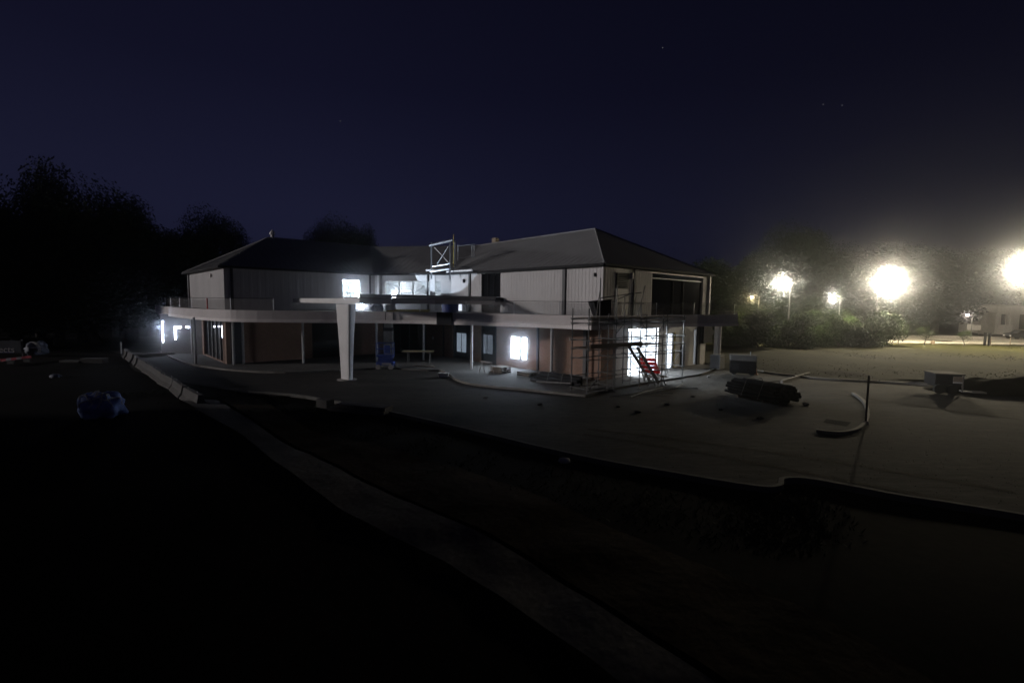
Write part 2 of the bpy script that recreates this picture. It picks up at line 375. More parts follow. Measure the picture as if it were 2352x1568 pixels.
# ------------------------------------------------------------------ the building
BL = empty('community_building', C2+A*12, 'long two storey building with pale clad upper floor, brick ground floor and hipped grey roofs', 'building')
Lk0 = C1+B*12.6; Lk1 = C2+A*16.7; FK = Fr(Lk0, (Lk1-Lk0).normalized(), Vector((-(Lk0-Lk1).normalized().y*-1, 0, 0)))
dk = (Lk1-Lk0).normalized(); FK = Fr(Lk0, dk, Vector((dk.y, -dk.x, 0))); LK = (Lk1-Lk0).length
RWB, RWA, LWA, LWB = 15.0, 16.7, 15.0, 12.6
ZD = 4.36
# --- upper walls with openings
h_dark = (FA.x(1149), FA.x(1105), ZD, 7.55)
def upper(fr, x0, x1, holes, m=M_clad, name='upper_wall'):
    b = MB(); wall(b, fr, x0, x1, ZD, ZE, holes, -.25, 0); return b.build(name, m, BL)
upper(FA, .0, RWA, [h_dark], M_cladw)
hB = (FB.x(1495.5), FB.x(1612), ZD, 7.42)
upper(FB, .26, RWB, [hB], M_cladw)
wL = (FLB.x(788), FLB.x(826.5), FLB.z(808, 687), FLB.z(808, 643))
wL2 = (FLB.x(829), FLB.x(846), ZD+.02, FLB.z(838, 702))
upper(FLB, .26, LWB, [wL, ])
upper(FLA, 0, LWA, [], M_cladw)
wK = [(FK.x(885+i*32.4+(2 if i else 0)), FK.x(885+(i+1)*32.4-2), 5.05, FK.z(930, 646)) for i in range(4)]
upper(FK, 0, LK, [(wK[0][0], wK[3][1], wK[0][2], wK[0][3])], M_cladw)
# back walls
FRb = Fr(C2+B*RWB, A, B); FLb = Fr(C1+A*LWA, B, A); FRe = Fr(C2+A*32, B, A)
b = MB(); wall(b, FRb, 0, 38, .0, ZE, [], -.25, 0); b.build('rear_wall', M_cladw, BL)
b = MB(); wall(b, FLb, 0, 31, .0, ZE, [], -.25, 0); b.build('rear_wall', M_cladw, BL)
# --- corrugated cladding skins
b = MB()
segs = [(FA.x(1291)-.02, FA.x(1150)), (.03, FA.x(1300)), (FA.x(1076), RWA-.6)]
for x0, x1 in ((FA.x(1291), FA.x(1150)), (.03, FA.x(1299)), (FA.x(1076), RWA-.05), (FA.x(1104), FA.x(1082))):
    b = MB(); corrugated(b, FA, x0, x1, ZD+.02, ZE-.02, .004, .30, .014); b.build('cladding', M_clad, BL)
lv = (FB.x(1412), FB.x(1441))
for x0, x1 in ((.03, lv[0]), (lv[1], FB.x(1451)), (FB.x(1457), hB[0]-.02)):
    b = MB(); corrugated(b, FB, x0, x1, ZD+.02, ZE-.02, .004, .30, .016); b.build('cladding', M_clad, BL)
b = MB(); corrugated(b, FLB, .8, wL[0]-.05, ZD+.02, ZE-.02, .004, .6, .006); b.build('cladding', M_clad, BL)
b = MB(); corrugated(b, FLA, 2.2 if False else .03, 13.3, ZD+.02, ZE-.02, .004, .3, .02); b.build('cladding', M_clad, BL)
# pilasters and downpipes
for fr, u, w, dp in ((FA, 1295.5, .26, .12), (FA, 1079, .2, .12), (FB, 1454, .18, .1), (FLB, 535, .16, .12), (FLB, 850, .14, .12), (FK, 983, .13, .12)):
    x = fr.x(u); b = MB(); b.fbox(fr, x-w/2, x+w/2, ZD, ZE-.05, .001, dp); b.build('pilaster', M_pil, BL)
x = FLA.x(438); b = MB(); b.fbox(FLA, x-.15, x+.15, ZD, ZE-.05, .001, .1); b.build('pilaster', M_pil, BL)
x = FK.x(873)
b = MB(); b.tube(FK.p(x, ZD, .12), FK.p(x, ZE-.1, .12), .16, n=12); b.build('downpipe', M_white, BL, smooth=False)
x = FK.x(994)
b = MB(); b.fbox(FK, x-.25, x+.25, ZD, ZE-.05, .002, .05); b.build('wall_panel', M_white, BL)
# dark recess in the right wing front
b = MB(); b.fbox(FA, h_dark[0]+.01, h_dark[1]-.01, ZD, 7.5, -.20, -.12); b.build('glazing', M_dglass, BL)
b = MB()
for k in range(4):
    xx = h_dark[0]+.06+(h_dark[1]-h_dark[0]-.12)*k/3; b.fbox(FA, xx-.03, xx+.03, ZD, 7.5, -.10, -.04)
b.build('window_frame', M_dark, BL)
b = MB(); b.fbox(FA, FA.x(1158), FA.x(1040), 5.2, 5.55, .06, .5); b.build('sunshade', M_dark, BL, bevel=.02)
# big dark opening in the side, with bright head track, glazing and corner post
b = MB(); b.fbox(FB, hB[0], hB[1]-.01, ZD, 7.25, -.22, -.16); gz_ = b.build('glazing', M_dglass, BL)
b = MB(); b.fbox(FB, hB[0]+.01, hB[1]-.4, 7.05, 7.13, -.10, .03); b.build('head_track', M_white, BL)
for k in range(2, 4):
    b = MB(); xx = hB[0]+(hB[1]-hB[0])*k/5; b.fbox(FB, xx-.035, xx+.035, ZD, 7.04, -.15, -.05); b.build('window_mullion', M_dark, BL)
b = MB(); xx = FB.x(1625); b.fbox(FB, xx-.12, xx+.12, ZD, ZE-.1, .005, .15); b.build('corner_post', M_white, BL)
# louvre panel and pale panel beside it
lz = FB.z(1426, 663), FB.z(1426, 628)
b = MB(); b.fbox(FB, lv[0]+.01, lv[1]-.01, lz[0], lz[1], .001, .03)
k = lz[0]+.06
while k < lz[1]-.05:
    b.hexa([FB.p(lv[0]+.04, k, .11), FB.p(lv[1]-.04, k, .11), FB.p(lv[1]-.04, k, .035), FB.p(lv[0]+.04, k, .035), FB.p(lv[0]+.04, k+.02, .11), FB.p(lv[1]-.04, k+.02, .11), FB.p(lv[1]-.04, k+.10, .035), FB.p(lv[0]+.04, k+.10, .035)]); k += .13
b.build('louvre', M_pil, BL)
b = MB(); b.fbox(FB, lv[0]+.01, lv[1]-.01, ZD, lz[0]-.03, .002, .05); b.build('wall_panel', M_cladw, BL)
# wall lights and a camera (unlit)
def wall_light(fr, u, v, s=.16, m=M_white):
    x, z = fr.m(u, v); b = MB(); b.fbox(fr, x-s/2, x+s/2, z-s, z+s, .04, .04+s*.8); b.fbox(fr, x-s/4, x+s/4, z-s/3, z+s/3, .0, .05); return b.build('wall_light', m, BL, bevel=.02)
wall_light(FLA, 487, 633); wall_light(FB, 1449, 634, .2); wall_light(FA, 1368, 631, .12, M_dark); wall_light(FA, 1067, 645, .16, M_dark)
# --- roofs
def hip_pts():
    o = .32
    RA = C2+B*7.5+A*6.5+Z*11.45; LA = C1+A*7.5+B*5.5+Z*11.1
    return RA, LA
RA, LA = hip_pts(); ov = .32; zt = ZE+.05
ric = C2+B*7.5+A*31.1; ric.z = 11.2      # where both ridges meet
ric = Vector(((C2+B*7.5).x+A.x*31.1, (C2+B*7.5).y+A.y*31.1, 11.2))
c2 = C2-A*ov-B*ov+Z*zt; c2r = C2+B*(RWB+ov)-A*ov+Z*zt; lk1 = Lk1+Z*zt+FK.n*ov; lk0 = Lk0+Z*zt+FK.n*ov
back = C2+B*(RWB+ov)+A*39+Z*zt
mR = RA.lerp(ric, .62); mL = LA.lerp(ric, .56)
c1 = C1-A*ov-B*ov+Z*zt; c1l = C1+A*(LWA+ov)-B*ov+Z*zt
def roofp(name, polys):
    b = MB()
    for p in polys: b.poly(p); b.poly([q-Z*.12 for q in reversed(p)])
    # standing seams, one thin rib every 0.6 m running up the slope
    for p in polys:
        e0, e1 = p[0], p[1]; d = (e1-e0); L = d.length; d.normalize(); n = (p[1]-p[0]).cross(p[2]-p[0]).normalized()
        if n.z < 0: n = -n
        up = n.cross(d).normalized()
        if up.z < 0: up = -up
        cen = sum(p, Vector())/len(p)
        k = .3
        while k < L-.1:
            q = e0+d*k; best = 0     # run until the plane's outline
            for a, c in zip(p[1:], p[2:]+p[:1]):
                if (c-a).length < 1e-4: continue
                ed = c-a; m_ = Matrix(((up.dot(up), -up.dot(ed)), (up.dot(ed), -ed.dot(ed))))
                w = a-q; rhs = Vector((up.dot(w), ed.dot(w)))
                if abs(m_.determinant()) < 1e-6: continue
                s_, t_ = m_.inverted() @ rhs
                if s_ > .2 and -.001 <= t_ <= 1.001: best = s_ if best == 0 else min(best, s_)
            if best > .2:
                w = d*.012; h = n*.02; t = q+up*(best-.02)
                b.hexa([q-w+n*.002, q+w+n*.002, t+w+n*.002, t-w+n*.002, q-w+h, q+w+h, t+w+h, t-w+h])
            k += .6
    return b.build(name, M_roof, BL)
roofp('roof_slope', [[c2, lk1, mR, RA]])
roofp('roof_slope', [[c2r, c2, RA]])
roofp('roof_slope', [[back, c2r, RA, ric]])
roofp('roof_slope', [[lk1, lk0, mL, mR]])
roofp('roof_slope', [[lk0, c1, LA, mL]])
roofp('roof_slope', [[c1, c1l, LA]])
roofp('roof_slope', [[c1l, back, ric, LA]])
b = MB(); b.poly([mR, mL, ric]); b.build('roof_slope', M_roof, BL)
for a, c in ((RA, ric), (LA, ric), (RA, c2), (RA, c2r), (LA, c1), (LA, c1l)):
    b = MB(); b.tube(a+Z*.03, c+Z*.03, .07, n=6); b.build('ridge_cap', M_roof, BL)
# gutters / eave trim
for a, c in ((c2, lk1), (c2r, c2), (lk1, lk0), (lk0, c1), (c1, c1l)):
    d = (c-a).normalized(); n = Vector((-d.y, d.x, 0))
    if n.dot(Vector((-5, 60, 0))-a) > 0: n = -n
    b = MB(); q = [a, c, c+n*.13, a+n*.13]; b.hexa([p-Z*.16 for p in q]+[p+Z*.0 for p in q]); b.build('gutter', M_dark, BL)
    b = MB(); inn = [a-n*.03, c-n*.03, c-n*.36, a-n*.36]; b.hexa([p-Z*.155 for p in inn]+[p-Z*.125 for p in inn]); b.build('soffit', M_pil, BL)
# white gutter lengths under the tower frame
b = MB(); q0 = FK.p(FK.x(985), 0, .5)+Z*8.0; q1 = FK.p(FK.x(1031), 0, .5)+Z*8.07; b.tube(q0, q1, .09, n=8); b.build('gutter', M_white, BL)
b = MB(); q0 = FA.p(RWA+.1, 7.86, .45); q1 = FA.p(FA.x(1095), 7.86, .45); b.tube(q0, q1, .085, n=8); b.build('gutter', M_white, BL)
# roof cowls and rooflight
def cowl(p, s, m, name='roof_vent'):
    b = MB(); b.tube(p-Z*.3, p+Z*.5*s, .16*s, n=10); b.tube(p+Z*.45*s, p+Z*.62*s, .3*s, .26*s, n=10); b.tube(p+Z*.62*s, p+Z*.9*s, .26*s, .06*s, n=10); return b.build(name, m, BL)
cowl(LA+B*.35-Z*.12, 1.0, M_white)
cowl(D(666, 598, 43.4), .6, M_conc)
cowl(D(1044, 556, 50)-Z*.4, .6, M_conc)
b = MB(); q = D(1138, 549, 53.5); b.obox((q.x, q.y, 0), A, .7, .5, q.z-.6, q.z+.1); b.build('rooflight', M_ply, BL, bevel=.04)

# --- balcony canopy: outline measured along its lower lip
edge = smooth([(-44, 59), (-38.5, 52), (-33, 45.6), (-26.5, 38.9), (-21.4, 34.9), (-19, 33.95), (-14.85, 34.05), (-10, 34.6), (-6.8, 34.4), (-4.2, 33.5), (-.84, 32.1), (2.0, 30.6), (4.75, 28.75)], 4)
edge2 = [Vector((4.75, 28.75, 0)), Vector((7.4, 30.8, 0)), Vector((10.3, 33.1, 0)), Vector((13.6, 35.0, 0)), Vector((17.4, 36.8, 0))]
full = edge+edge2[1:]
def offs(l, d):
    out = []
    for i, p in enumerate(l):
        t = (l[min(i+1, len(l)-1)]-l[max(i-1, 0)]).normalized(); out.append(p+Vector((t.y, -t.x, 0))*d)
    return out
def band(l, z0, z1, o0, o1, name, m):
    a = offs(l, o0); c = offs(l, o1); b = MB()
    for i in range(len(l)): b.v += [a[i]+Z*z0, c[i]+Z*z0, c[i]+Z*z1, a[i]+Z*z1]
    for i in range(len(l)-1):
        for j in range(4): k = i*4; b.f.append((k+j, k+(j+1) % 4, k+4+(j+1) % 4, k+4+j))
    b.f.append((3, 2, 1, 0)); k = (len(l)-1)*4; b.f.append((k, k+1, k+2, k+3)); return b.build(name, m, BL)
for part in (edge, edge2):
    band(part, 3.80, 4.42, -.3, -.06, 'canopy_fascia', M_fasc)
    band(part, 3.58, 3.797, -.3, .0, 'canopy_lip', M_lip)
inner = offs(full, -.302)
b = MB(); b.prism([(p.x, p.y) for p in inner]+[(p.x, p.y) for p in (C2+B*13+A*.3, C2+A*.3+B*.3, Lk1+B*.3, Lk0+A*.3, C1+A*.3+B*.3, C1+A*18+B*.3)], 3.75, 4.30); b.build('canopy_deck', M_conc, BL)
for u in (886, 905): # panel joints in the fascia
    q = hit(u, 730, Vector((-10, 34.6, 0)), Vector((1, 0, 0)))
    b = MB(); b.box(q.x-.02, q.x+.02, 34.5, 34.57, 3.82, 4.40); b.build('fascia_joint', M_dark, BL)
q = G(1030, 725, 3.95); b = MB(); b.obox((-4.75, 33.62, 0), (1, -.25, 0), 1.15, .14, 3.55, 4.44); b.build('canopy_bracket', M_dark, BL)
# balustrade
top = offs(full, -.45); acc = 0; last = -9; posts = []
for i, p in enumerate(top):
    if i: acc += (p-top[i-1]).length
    if acc-last > 2.9: posts.append(p); last = acc
for i, p in enumerate(posts):
    if -16 < p.x < -8.5: continue
    b = MB(); b.tube(p+Z*4.30, p+Z*5.28, .022, n=6); b.build('railing_post', M_steel, BL)
    if i+1 < len(posts) and not -18 < p.x < -8.5:
        q = posts[i+1]; d = (q-p).normalized(); n = Vector((d.y, -d.x, 0))*.006
        b = MB(); a0 = p+d*.06; a1 = q-d*.06; b.hexa([a0-n+Z*4.36, a1-n+Z*4.36, a1+n+Z*4.36, a0+n+Z*4.36, a0-n+Z*5.2, a1-n+Z*5.2, a1+n+Z*5.2, a0+n+Z*5.2]); b.build('railing_panel', M_rail, BL)
        b = MB(); b.tube(p+Z*5.27, q+Z*5.27, .018, n=6); b.build('railing_bar', M_dark, BL)
b = MB(); q = D(476, 700, 36.6); b.tube((q.x, q.y, 4.3), (q.x, q.y, 5.25), .05); b.build('railing_post', M_red, BL)
# canopy posts
for x, y in ((-24.87, 37.42), (-21.61, 37.0), (-21.2, 37.6), (-16.77, 38.3), (-11.37, 40.02), (-7.69, 41.4), (-3.06, 36.24), (2.6, 31.2), (-29.5, 44), (-34, 49), (17.3, 40.2)):
    r = .10 if x < 10 else .28
    b = MB(); b.tube((x, y, .1), (x, y, 3.76), r, n=12); b.build('canopy_post', M_post if x < 10 else M_white, BL)
# --- ground floor walls
d1 = (FA.x(1083), FA.x(1040), .1, 3.5); d2 = (FA.x(1141), FA.x(1105), .1, 3.5)
w1 = (FA.x(1210.5), FA.x(1173.5), FA.z(1190, 825), FA.z(1190, 773)); w1 = (w1[0], w1[1], min(w1[2:]), max(w1[2:]))
ax = FA.x(979)
b = MB(); wall(b, FA, 0, ax, -.05, 3.76, [d1, d2, w1], -.3, 0); b.build('brick_wall', M_brA, BL)
# service pipes, pillars
for u, w, m in ((1237.5, .16, M_pil), (1347, .26, M_pil), (1020, .12, M_pil)):
    x = FA.x(u); b = MB(); b.fbox(FA, x-w/2, x+w/2, .1, 3.7, .002, .12); b.build('pilaster', m, BL)
wall_light(FA, 1166, 0, .1) if False else None
for u, v in ((978+4, 774), (1198+3, 0)):
    pass
wall_light(FA, 996, 776, .14, M_conc); wall_light(FA, 1299+12, 779, .1, M_conc)
for (dx, pz) in ((d1, (1050, 1071, 765, 808)), (d2, (1107.5, 1132, 769, 812))):
    b = MB(); b.fbox(FA, dx[0]+.01, dx[1]-.01, .1, 3.5, -.28, -.2); dd = b.build('door', M_dark, BL)
    b = MB(); wdt = dx[1]-dx[0]
    b.fbox(FA, dx[0]+.01, dx[0]+.12, .1, 3.5, -.19, -.05); b.fbox(FA, dx[1]-.12, dx[1]-.01, .1, 3.5, -.19, -.05); b.fbox(FA, dx[0]+.13, dx[1]-.13, 3.3, 3.5, -.19, -.05); b.build('door_frame', M_dark, BL)
    zl, zh = FA.z((pz[0]+pz[1])/2, pz[3], -.19), FA.z((pz[0]+pz[1])/2, pz[2], -.19); x0 = FA.x(pz[1], -.19); x1 = FA.x(pz[0], -.19); mid = (x0+x1)/2
    for a0, a1 in ((x0, mid-.06), (mid+.06, x1)):
        b = MB(); b.fbox(FA, a0, a1, zl, zh, -.195, -.17); b.build('door_pane', G_dim if dx is d1 else G_dim2, BL)
    b = MB(); b.fbox(FA, mid-.02, mid+.02, 1.0, 1.25, -.195, -.12); b.build('door_handle', M_steel, BL)
    b = MB(); q = FA.p(dx[0]+wdt*.62, 3.25, -.02); b.tube(q, q+Z*.14, .05, n=8); b.build('spot_light', M_conc, BL)
b = MB(); x0, x1 = w1[0], w1[1]; mid = x0+(x1-x0)*.40
b.fbox(FA, x0+.02, mid-.16, w1[2]+.04, w1[3]-.04, -.2, -.15); b.build('window_pane', G_blue, BL)
b = MB(); b.fbox(FA, mid+.16, x1-.02, w1[2]+.04, w1[3]-.04, -.2, -.15); b.build('window_pane', G_blue, BL)
b = MB(); wall(b, FA, x0, x1, w1[2], w1[3], [(x0+.05, mid-.17, w1[2]+.06, w1[3]-.06), (mid+.17, x1-.05, w1[2]+.06, w1[3]-.06)], -.14, -.06); b.build('window_frame', M_conc, BL)
# right side: brick return, pale wall, open corner room
bx0, bx1 = FB.x(1446), FB.x(1514); nx0, nx1 = FB.x(1536), FB.x(1547); zt2 = 3.45
b = MB(); wall(b, FB, .31, bx0-1.6, -.05, 3.76, [], -.3, 0); b.build('brick_wall', M_brB, BL)
xe = FB.x(1640)
b = MB(); wall(b, FB, bx0-1.597, RWB, -.05, 3.76, [(bx0, bx1, .12, zt2), (nx0, nx1, .12, 2.9), (FB.x(1566), FB.x(1577), .12, 2.0), (FB.x(1597), FB.x(1601), .2, 3.1)], -.3, 0); b.build('ground_floor_wall', M_cladw, BL)
b = MB(); b.fbox(FB, FB.x(1566)+.01, FB.x(1577)-.01, .12, 1.98, -.2, -.14); b.build('door', M_pil, BL)
b = MB(); b.fbox(FB, FB.x(1597)+.01, FB.x(1601)-.01, .2, 3.08, -.2, -.14); b.build('window_pane', glow('slit_cool', (.8, .9, 1), .8), BL)
b = MB(); b.fbox(FB, FB.x(1603), FB.x(1609), .12, 3.6, .002, .1); b.build('pilaster', M_dark, BL)
b = MB(); b.fbox(FB, FB.x(1611), FB.x(1630), 1.9, 3.5, .002, .3); b.fbox(FB, FB.x(1630), FB.x(1640), 2.6, 2.95, .002, .3); b.build('plant_box', M_dark, BL)
b = MB(); b.tube(FB.p(FB.x(1551), .1, .05), FB.p(FB.x(1551), 3.0, .05), .05); b.build('downpipe', M_yel, BL)
# the room behind
rm0, rm1, rd = bx0-2.2, nx1+.6, -9.0
b = MB(); b.fbox(FB, rm0, rm1, .06, .125, rd, -.305); b.build('interior_floor', M_inner, BL)
b = MB(); b.fbox(FB, rm0, rm1, 3.55, 3.7, rd, -.305); b.build('interior_ceiling', M_inner, BL)
b = MB(); b.fbox(FB, rm0, rm1, .13, 3.545, rd-.15, rd); b.build('interior_wall', M_inner, BL)
b = MB(); b.fbox(FB, rm0-.15, rm0, .13, 3.545, rd, -.305); b.build('interior_wall', M_inner, BL)
b = MB(); b.fbox(FB, rm1, rm1+.15, .13, 3.545, rd, -.305); b.build('interior_wall', M_inner, BL)
for k in range(4):
    b = MB(); b.fbox(FB, rm0+.6+k*1.5, rm0+.72+k*1.5, 3.38, 3.54, rd+.2, -.5); b.build('ceiling_joist', M_steel, BL)
for k in range(3):
    b = MB(); y = -1.4-k*2.6; b.fbox(FB, rm0+2.4, rm0+5.6, 3.2, 3.26, y-.06, y+.06); b.build('ceiling_light', G_tube, BL)
for k, (x, w, d_) in enumerate(((bx0+.5, .08, -3.2), (bx0+1.5, .08, -4.6), (bx0+2.3, .1, -3.0), (bx0+.9, .06, -1.2))):
    b = MB(); b.fbox(FB, x, x+w, .13, 3.5, d_-w, d_); b.build('inner_prop', M_pil, BL)
b = MB(); b.tube(FB.p(bx0+.5, 2.1, -3.2), FB.p(bx0+2.4, 3.2, -3.1), .05); b.build('inner_brace', M_pil, BL)
b = MB(); b.fbox(FB, bx0+.3, bx0+2.0, 1.05, 1.15, -4.3, -3.6); b.fbox(FB, bx0+.4, bx0+.5, .13, 1.05, -4.2, -3.7); b.fbox(FB, bx0+1.8, bx0+1.9, .13, 1.05, -4.2, -3.7); b.build('inner_bench', M_ply, BL)
b = MB(); b.fbox(FB, rm0+.4, rm1-.5, 2.55, 2.62, -5.0, -4.8); b.build('inner_beam', M_pil, BL)
# slim frame of the opening
b = MB(); wall(b, FB, bx0, bx1, .13, zt2, [(bx0+.07, bx1-.07, .135, zt2-.08)], -.2, -.12); b.build('window_frame', M_dark, BL)
# left wing ground floor
gl = (FLB.x(716), FLB.x(780), .1, 3.4)
b = MB(); wall(b, FLB, FLB.x(554), 13.4, -.05, 3.76, [gl], -.3, 0); b.build('brick_wall', M_brB, BL)
b = MB(); b.fbox(FLB, gl[0]+.01, gl[1]-.01, .1, 3.38, -.25, -.18); b.build('glazing', M_dglass, BL)
b = MB(); wall(b, FLB, .31, FLB.x(554)-.003, -.05, 3.76, [(1.0, FLB.x(554)-.3, .2, 3.4)], -.3, 0); b.build('ground_floor_wall', M_pil, BL)
b = MB(); b.fbox(FLB, 1.01, FLB.x(554)-.31, .2, 3.38, -.25, -.18); b.build('glazing', M_dglass, BL)
# far left end, with light leaking round a door
b = MB(); wall(b, FLA, 0, 9.0, -.05, 3.76, [(1.1, 8.3, .2, 3.4)], -.3, 0); b.build('ground_floor_wall', M_brA, BL)
b = MB(); b.fbox(FLA, 1.11, 8.29, .2, 3.38, -.25, -.18); b.build('glazing', M_dglass, BL)
for k in range(1, 5):
    b = MB(); xx = 1.1+7.2*k/5; b.fbox(FLA, xx-.04, xx+.04, .2, 3.38, -.17, -.1); b.build('window_mullion', M_post, BL)
FE = Fr(C1+A*9.0, (Vector((-1, .16, 0))).normalized(), Vector((-.16, -1, 0)).normalized())
b = MB(); wall(b, FE, 0, FE.x(367), -.05, 3.76, [], -.3, 0); b.build('ground_floor_wall', M_pil, BL)
def slit(u0, v0, u1, v1, off=.03):
    x0, z0 = FE.m(u0, v0, off); x1, z1 = FE.m(u1, v1, off); b = MB(); b.fbox(FE, min(x0, x1), max(x0, x1), min(z0, z1), max(z0, z1), .005, off); return b.build('lit_door_edge', G_slit, BL)
slit(371.5, 744, 375, 786); slit(372, 737, 374.5, 741); slit(400.5, 750, 404, 779); slit(404.5, 750, 415, 753); slit(427, 750, 434, 752.5)
# link ground floor: dark glazed lobby
b = MB(); FG = Fr(FLB.p(13.4, 0, -.1), (FA.p(ax, 0, -.1)-FLB.p(13.4, 0, -.1)).normalized(), FK.n); LG = (FA.p(ax, 0, -.1)-FLB.p(13.4, 0, -.1)).length
b.fbox(FG, 0, LG, .1, 3.7, -.06, 0); b.build('glazing', M_dglass, BL)
for k in range(6):
    b = MB(); xx = .05+(LG-.1)*k/5; b.fbox(FG, xx-.04, xx+.04, .1, 3.7, .002, .08); b.build('window_mullion', M_dark, BL)
q = D(893, 780, 42.5); b = MB(); b.box(q.x-.38, q.x+.38, q.y-.35, q.y+.35, .1, 2.55); b.box(q.x-.34, q.x+.34, q.y-.3, q.y+.3, 2.85, 3.74); b.build('lobby_pillar', M_conc, BL)
b = MB(); b.box(q.x-.40, q.x+.40, q.y-.37, q.y+.37, 2.553, 2.847); b.build('pillar_band', M_dark, BL)
# link upper windows: real room behind
kx0, kx1 = wK[0][0], wK[3][1]; kz0, kz1 = wK[0][2], wK[0][3]
b = MB(); b.fbox(FK, -1.5, LK, 4.3, 4.36, -5, -.26); b.build('interior_floor', M_inner, BL)
b = MB(); b.fbox(FK, -1.5, LK, 4.37, 7.6, -5.1, -5); b.build('interior_wall', M_inner, BL)
b = MB(); b.fbox(FK, -1.6, -1.5, 4.37, 7.6, -5, -.26); b.build('interior_wall', M_inner, BL)
b = MB(); b.fbox(FK, -1.5, LK, 7.3, 7.4, -4.99, -.26); b.build('interior_ceiling', M_inner, BL)
for k in range(5):
    x = kx0+(kx1-kx0)*k/4; b = MB(); b.fbox(FK, x-.045, x+.045, kz0, kz1, -.14, -.05); b.build('window_mullion', M_white if k < 4 else M_conc, BL)
for k in range(4):
    x = kx0+(kx1-kx0)*k/4; b = MB(); b.fbox(FK, x+.05, x+(kx1-kx0)/4-.05, kz0+.01, kz1-.01, -.12, -.1); b.build('window_pane', M_win, BL)
for (x0, z0, x1, z1) in ((.2, 7.0, 2.4, 5.2), (1.4, 7.1, 1.7, 4.9), (2.0, 5.3, 4.0, 6.7), (.2, 6.2, 6.5, 6.25), (.0, 6.9, 2.0, 7.0)):
    b = MB(); b.tube(FK.p(x0, z0, -2.2), FK.p(x1, z1, -2.2), .06); b.build('roof_truss', M_steel, BL)
for k in range(7):
    for j in range(2):
        x = kx0+3.55+k*.46; 
        if k in (2,): continue
        b = MB(); b.fbox(FK, x, x+.33, 5.5+j*.42, 5.84+j*.42, -4.99, -4.95); b.build('inner_window_pane', glow('inner_pane', (.75, .95, 1), 1.0 if k % 3 else 2.2), BL)
x = FK.x(887); b = MB(); b.fbox(FK, x, x+.3, kz0+.02, kz0+.95, -1.2, -1.1); b.build('hanging_work_light', G_tube, BL)
# bright upper window of the left wing: crumpled sheeting over a lit opening
b = MB(); b.fbox(FLB, wL[0]+.02, wL[1]-.02, wL[2]+.02, wL[3]-.02, -.2, -.14); b.build('lit_window_sheet', G_cool, BL)
b = MB(); b.fbox(FLB, wL[0]+.05, wL[1]-.05, wL[3]-.14, wL[3]-.05, -.13, -.09); b.build('light_bar', G_slit, BL)
b = MB(); b.fbox(FLB, wL[0]+.05, wL[1]-.05, wL[2]+.04, wL[2]+.10, -.13, -.09); b.build('light_bar', G_slit, BL)
b = MB(); b.fbox(FLB, wL[1]-.10, wL[1]-.04, wL[2]+.12, wL[3]-.16, -.13, -.09); b.build('light_bar', G_tube, BL)
b = MB()
for k in range(5):
    z = wL[2]+(wL[3]-wL[2])*(k+.6)/5.2; b.tube(FLB.p(wL[0]+.03, z, -.11), FLB.p(wL[1]-.03, z+.05*math.sin(k*2.1), -.11), .018, n=5)
b.build('window_bar', M_post, BL)
b = MB(); x, z = FLB.m(828.5, 712); b.fbox(FLB, x-.08, x+.14, ZD+.03, ZD+.85, .03, .1); b.build('lit_door_edge', G_slit, BL)
b = MB(); x0 = FA.x(1061.5); x1 = FA.x(1045); b.fbox(FA, min(x0, x1), max(x0, x1), ZD+.05, ZD+.75, .05, .08); b.build('lit_hatch', glow('hatch_light', (.78, .86, 1), 1.6), BL)

# ------------------------------------------------------------------ entrance canopy with its tapered pylon
PC = Vector((-10.8, 31.13, 0))
EC = empty('entrance_canopy', PC, 'white flat roofed entrance canopy held by one tapered white pylon', 'canopy')
b = MB(); n = 28; k0 = len(b.v)
for (z, rx, ry) in ((0, .43, .18), (1.2, .47, .2), (2.6, .55, .24), (3.9, .64, .28), (4.95, .72, .31)):
    for i in range(n):
        t = 2*math.pi*(i+.5)/n; c, s_ = math.cos(t), math.sin(t); e = .38
        u_ = math.copysign(abs(c)**e, c)*rx; w_ = math.copysign(abs(s_)**e, s_)*ry
        b.v.append(PC+Vector((.84, -.54, 0))*u_+Vector((.54, .84, 0))*w_+Z*z)
for r in range(4):
    for i in range(n): b.f.append((r*n+i, r*n+(i+1) % n, (r+1)*n+(i+1) % n, (r+1)*n+i))
b.build('pylon', M_white, EC, smooth=True)
b = MB(); b.tube(PC+Z*-.02, PC+Z*.05, .62, n=24); b.build('pylon_base', M_conc, EC)
K = D(826, 695, 30.6); K.z = 0; ke = K+A*12.2; kf = K+B*13.0
b = MB(); b.prism([(p.x, p.y) for p in (K, ke, ke+B*2.2, K+B*2.2)], 4.98, 5.33); b.build('roof_edge', M_white, EC, bevel=.02)
b = MB(); b.prism([(p.x, p.y) for p in (K-A*.05+B*.1, K+B*9, K+B*9+A*1.2, K+A*3.2+B*.1)], 5.335, 5.42); b.build('roof_slab', M_conc, EC)
b = MB(); b.prism([(p.x, p.y) for p in (K-A*.12+B*.0, kf-A*.12, kf+A*.12, K+A*.12+B*.0)], 5.425, 5.62); b.build('edge_beam', M_post, EC, bevel=.02)
b = MB(); b.prism([(p.x, p.y) for p in (K-A*.06+B*2.25, kf-A*.06, kf+A*.2, K+A*.2+B*2.25)], 5.0, 5.33); b.build('lower_beam', M_white, EC, bevel=.02)

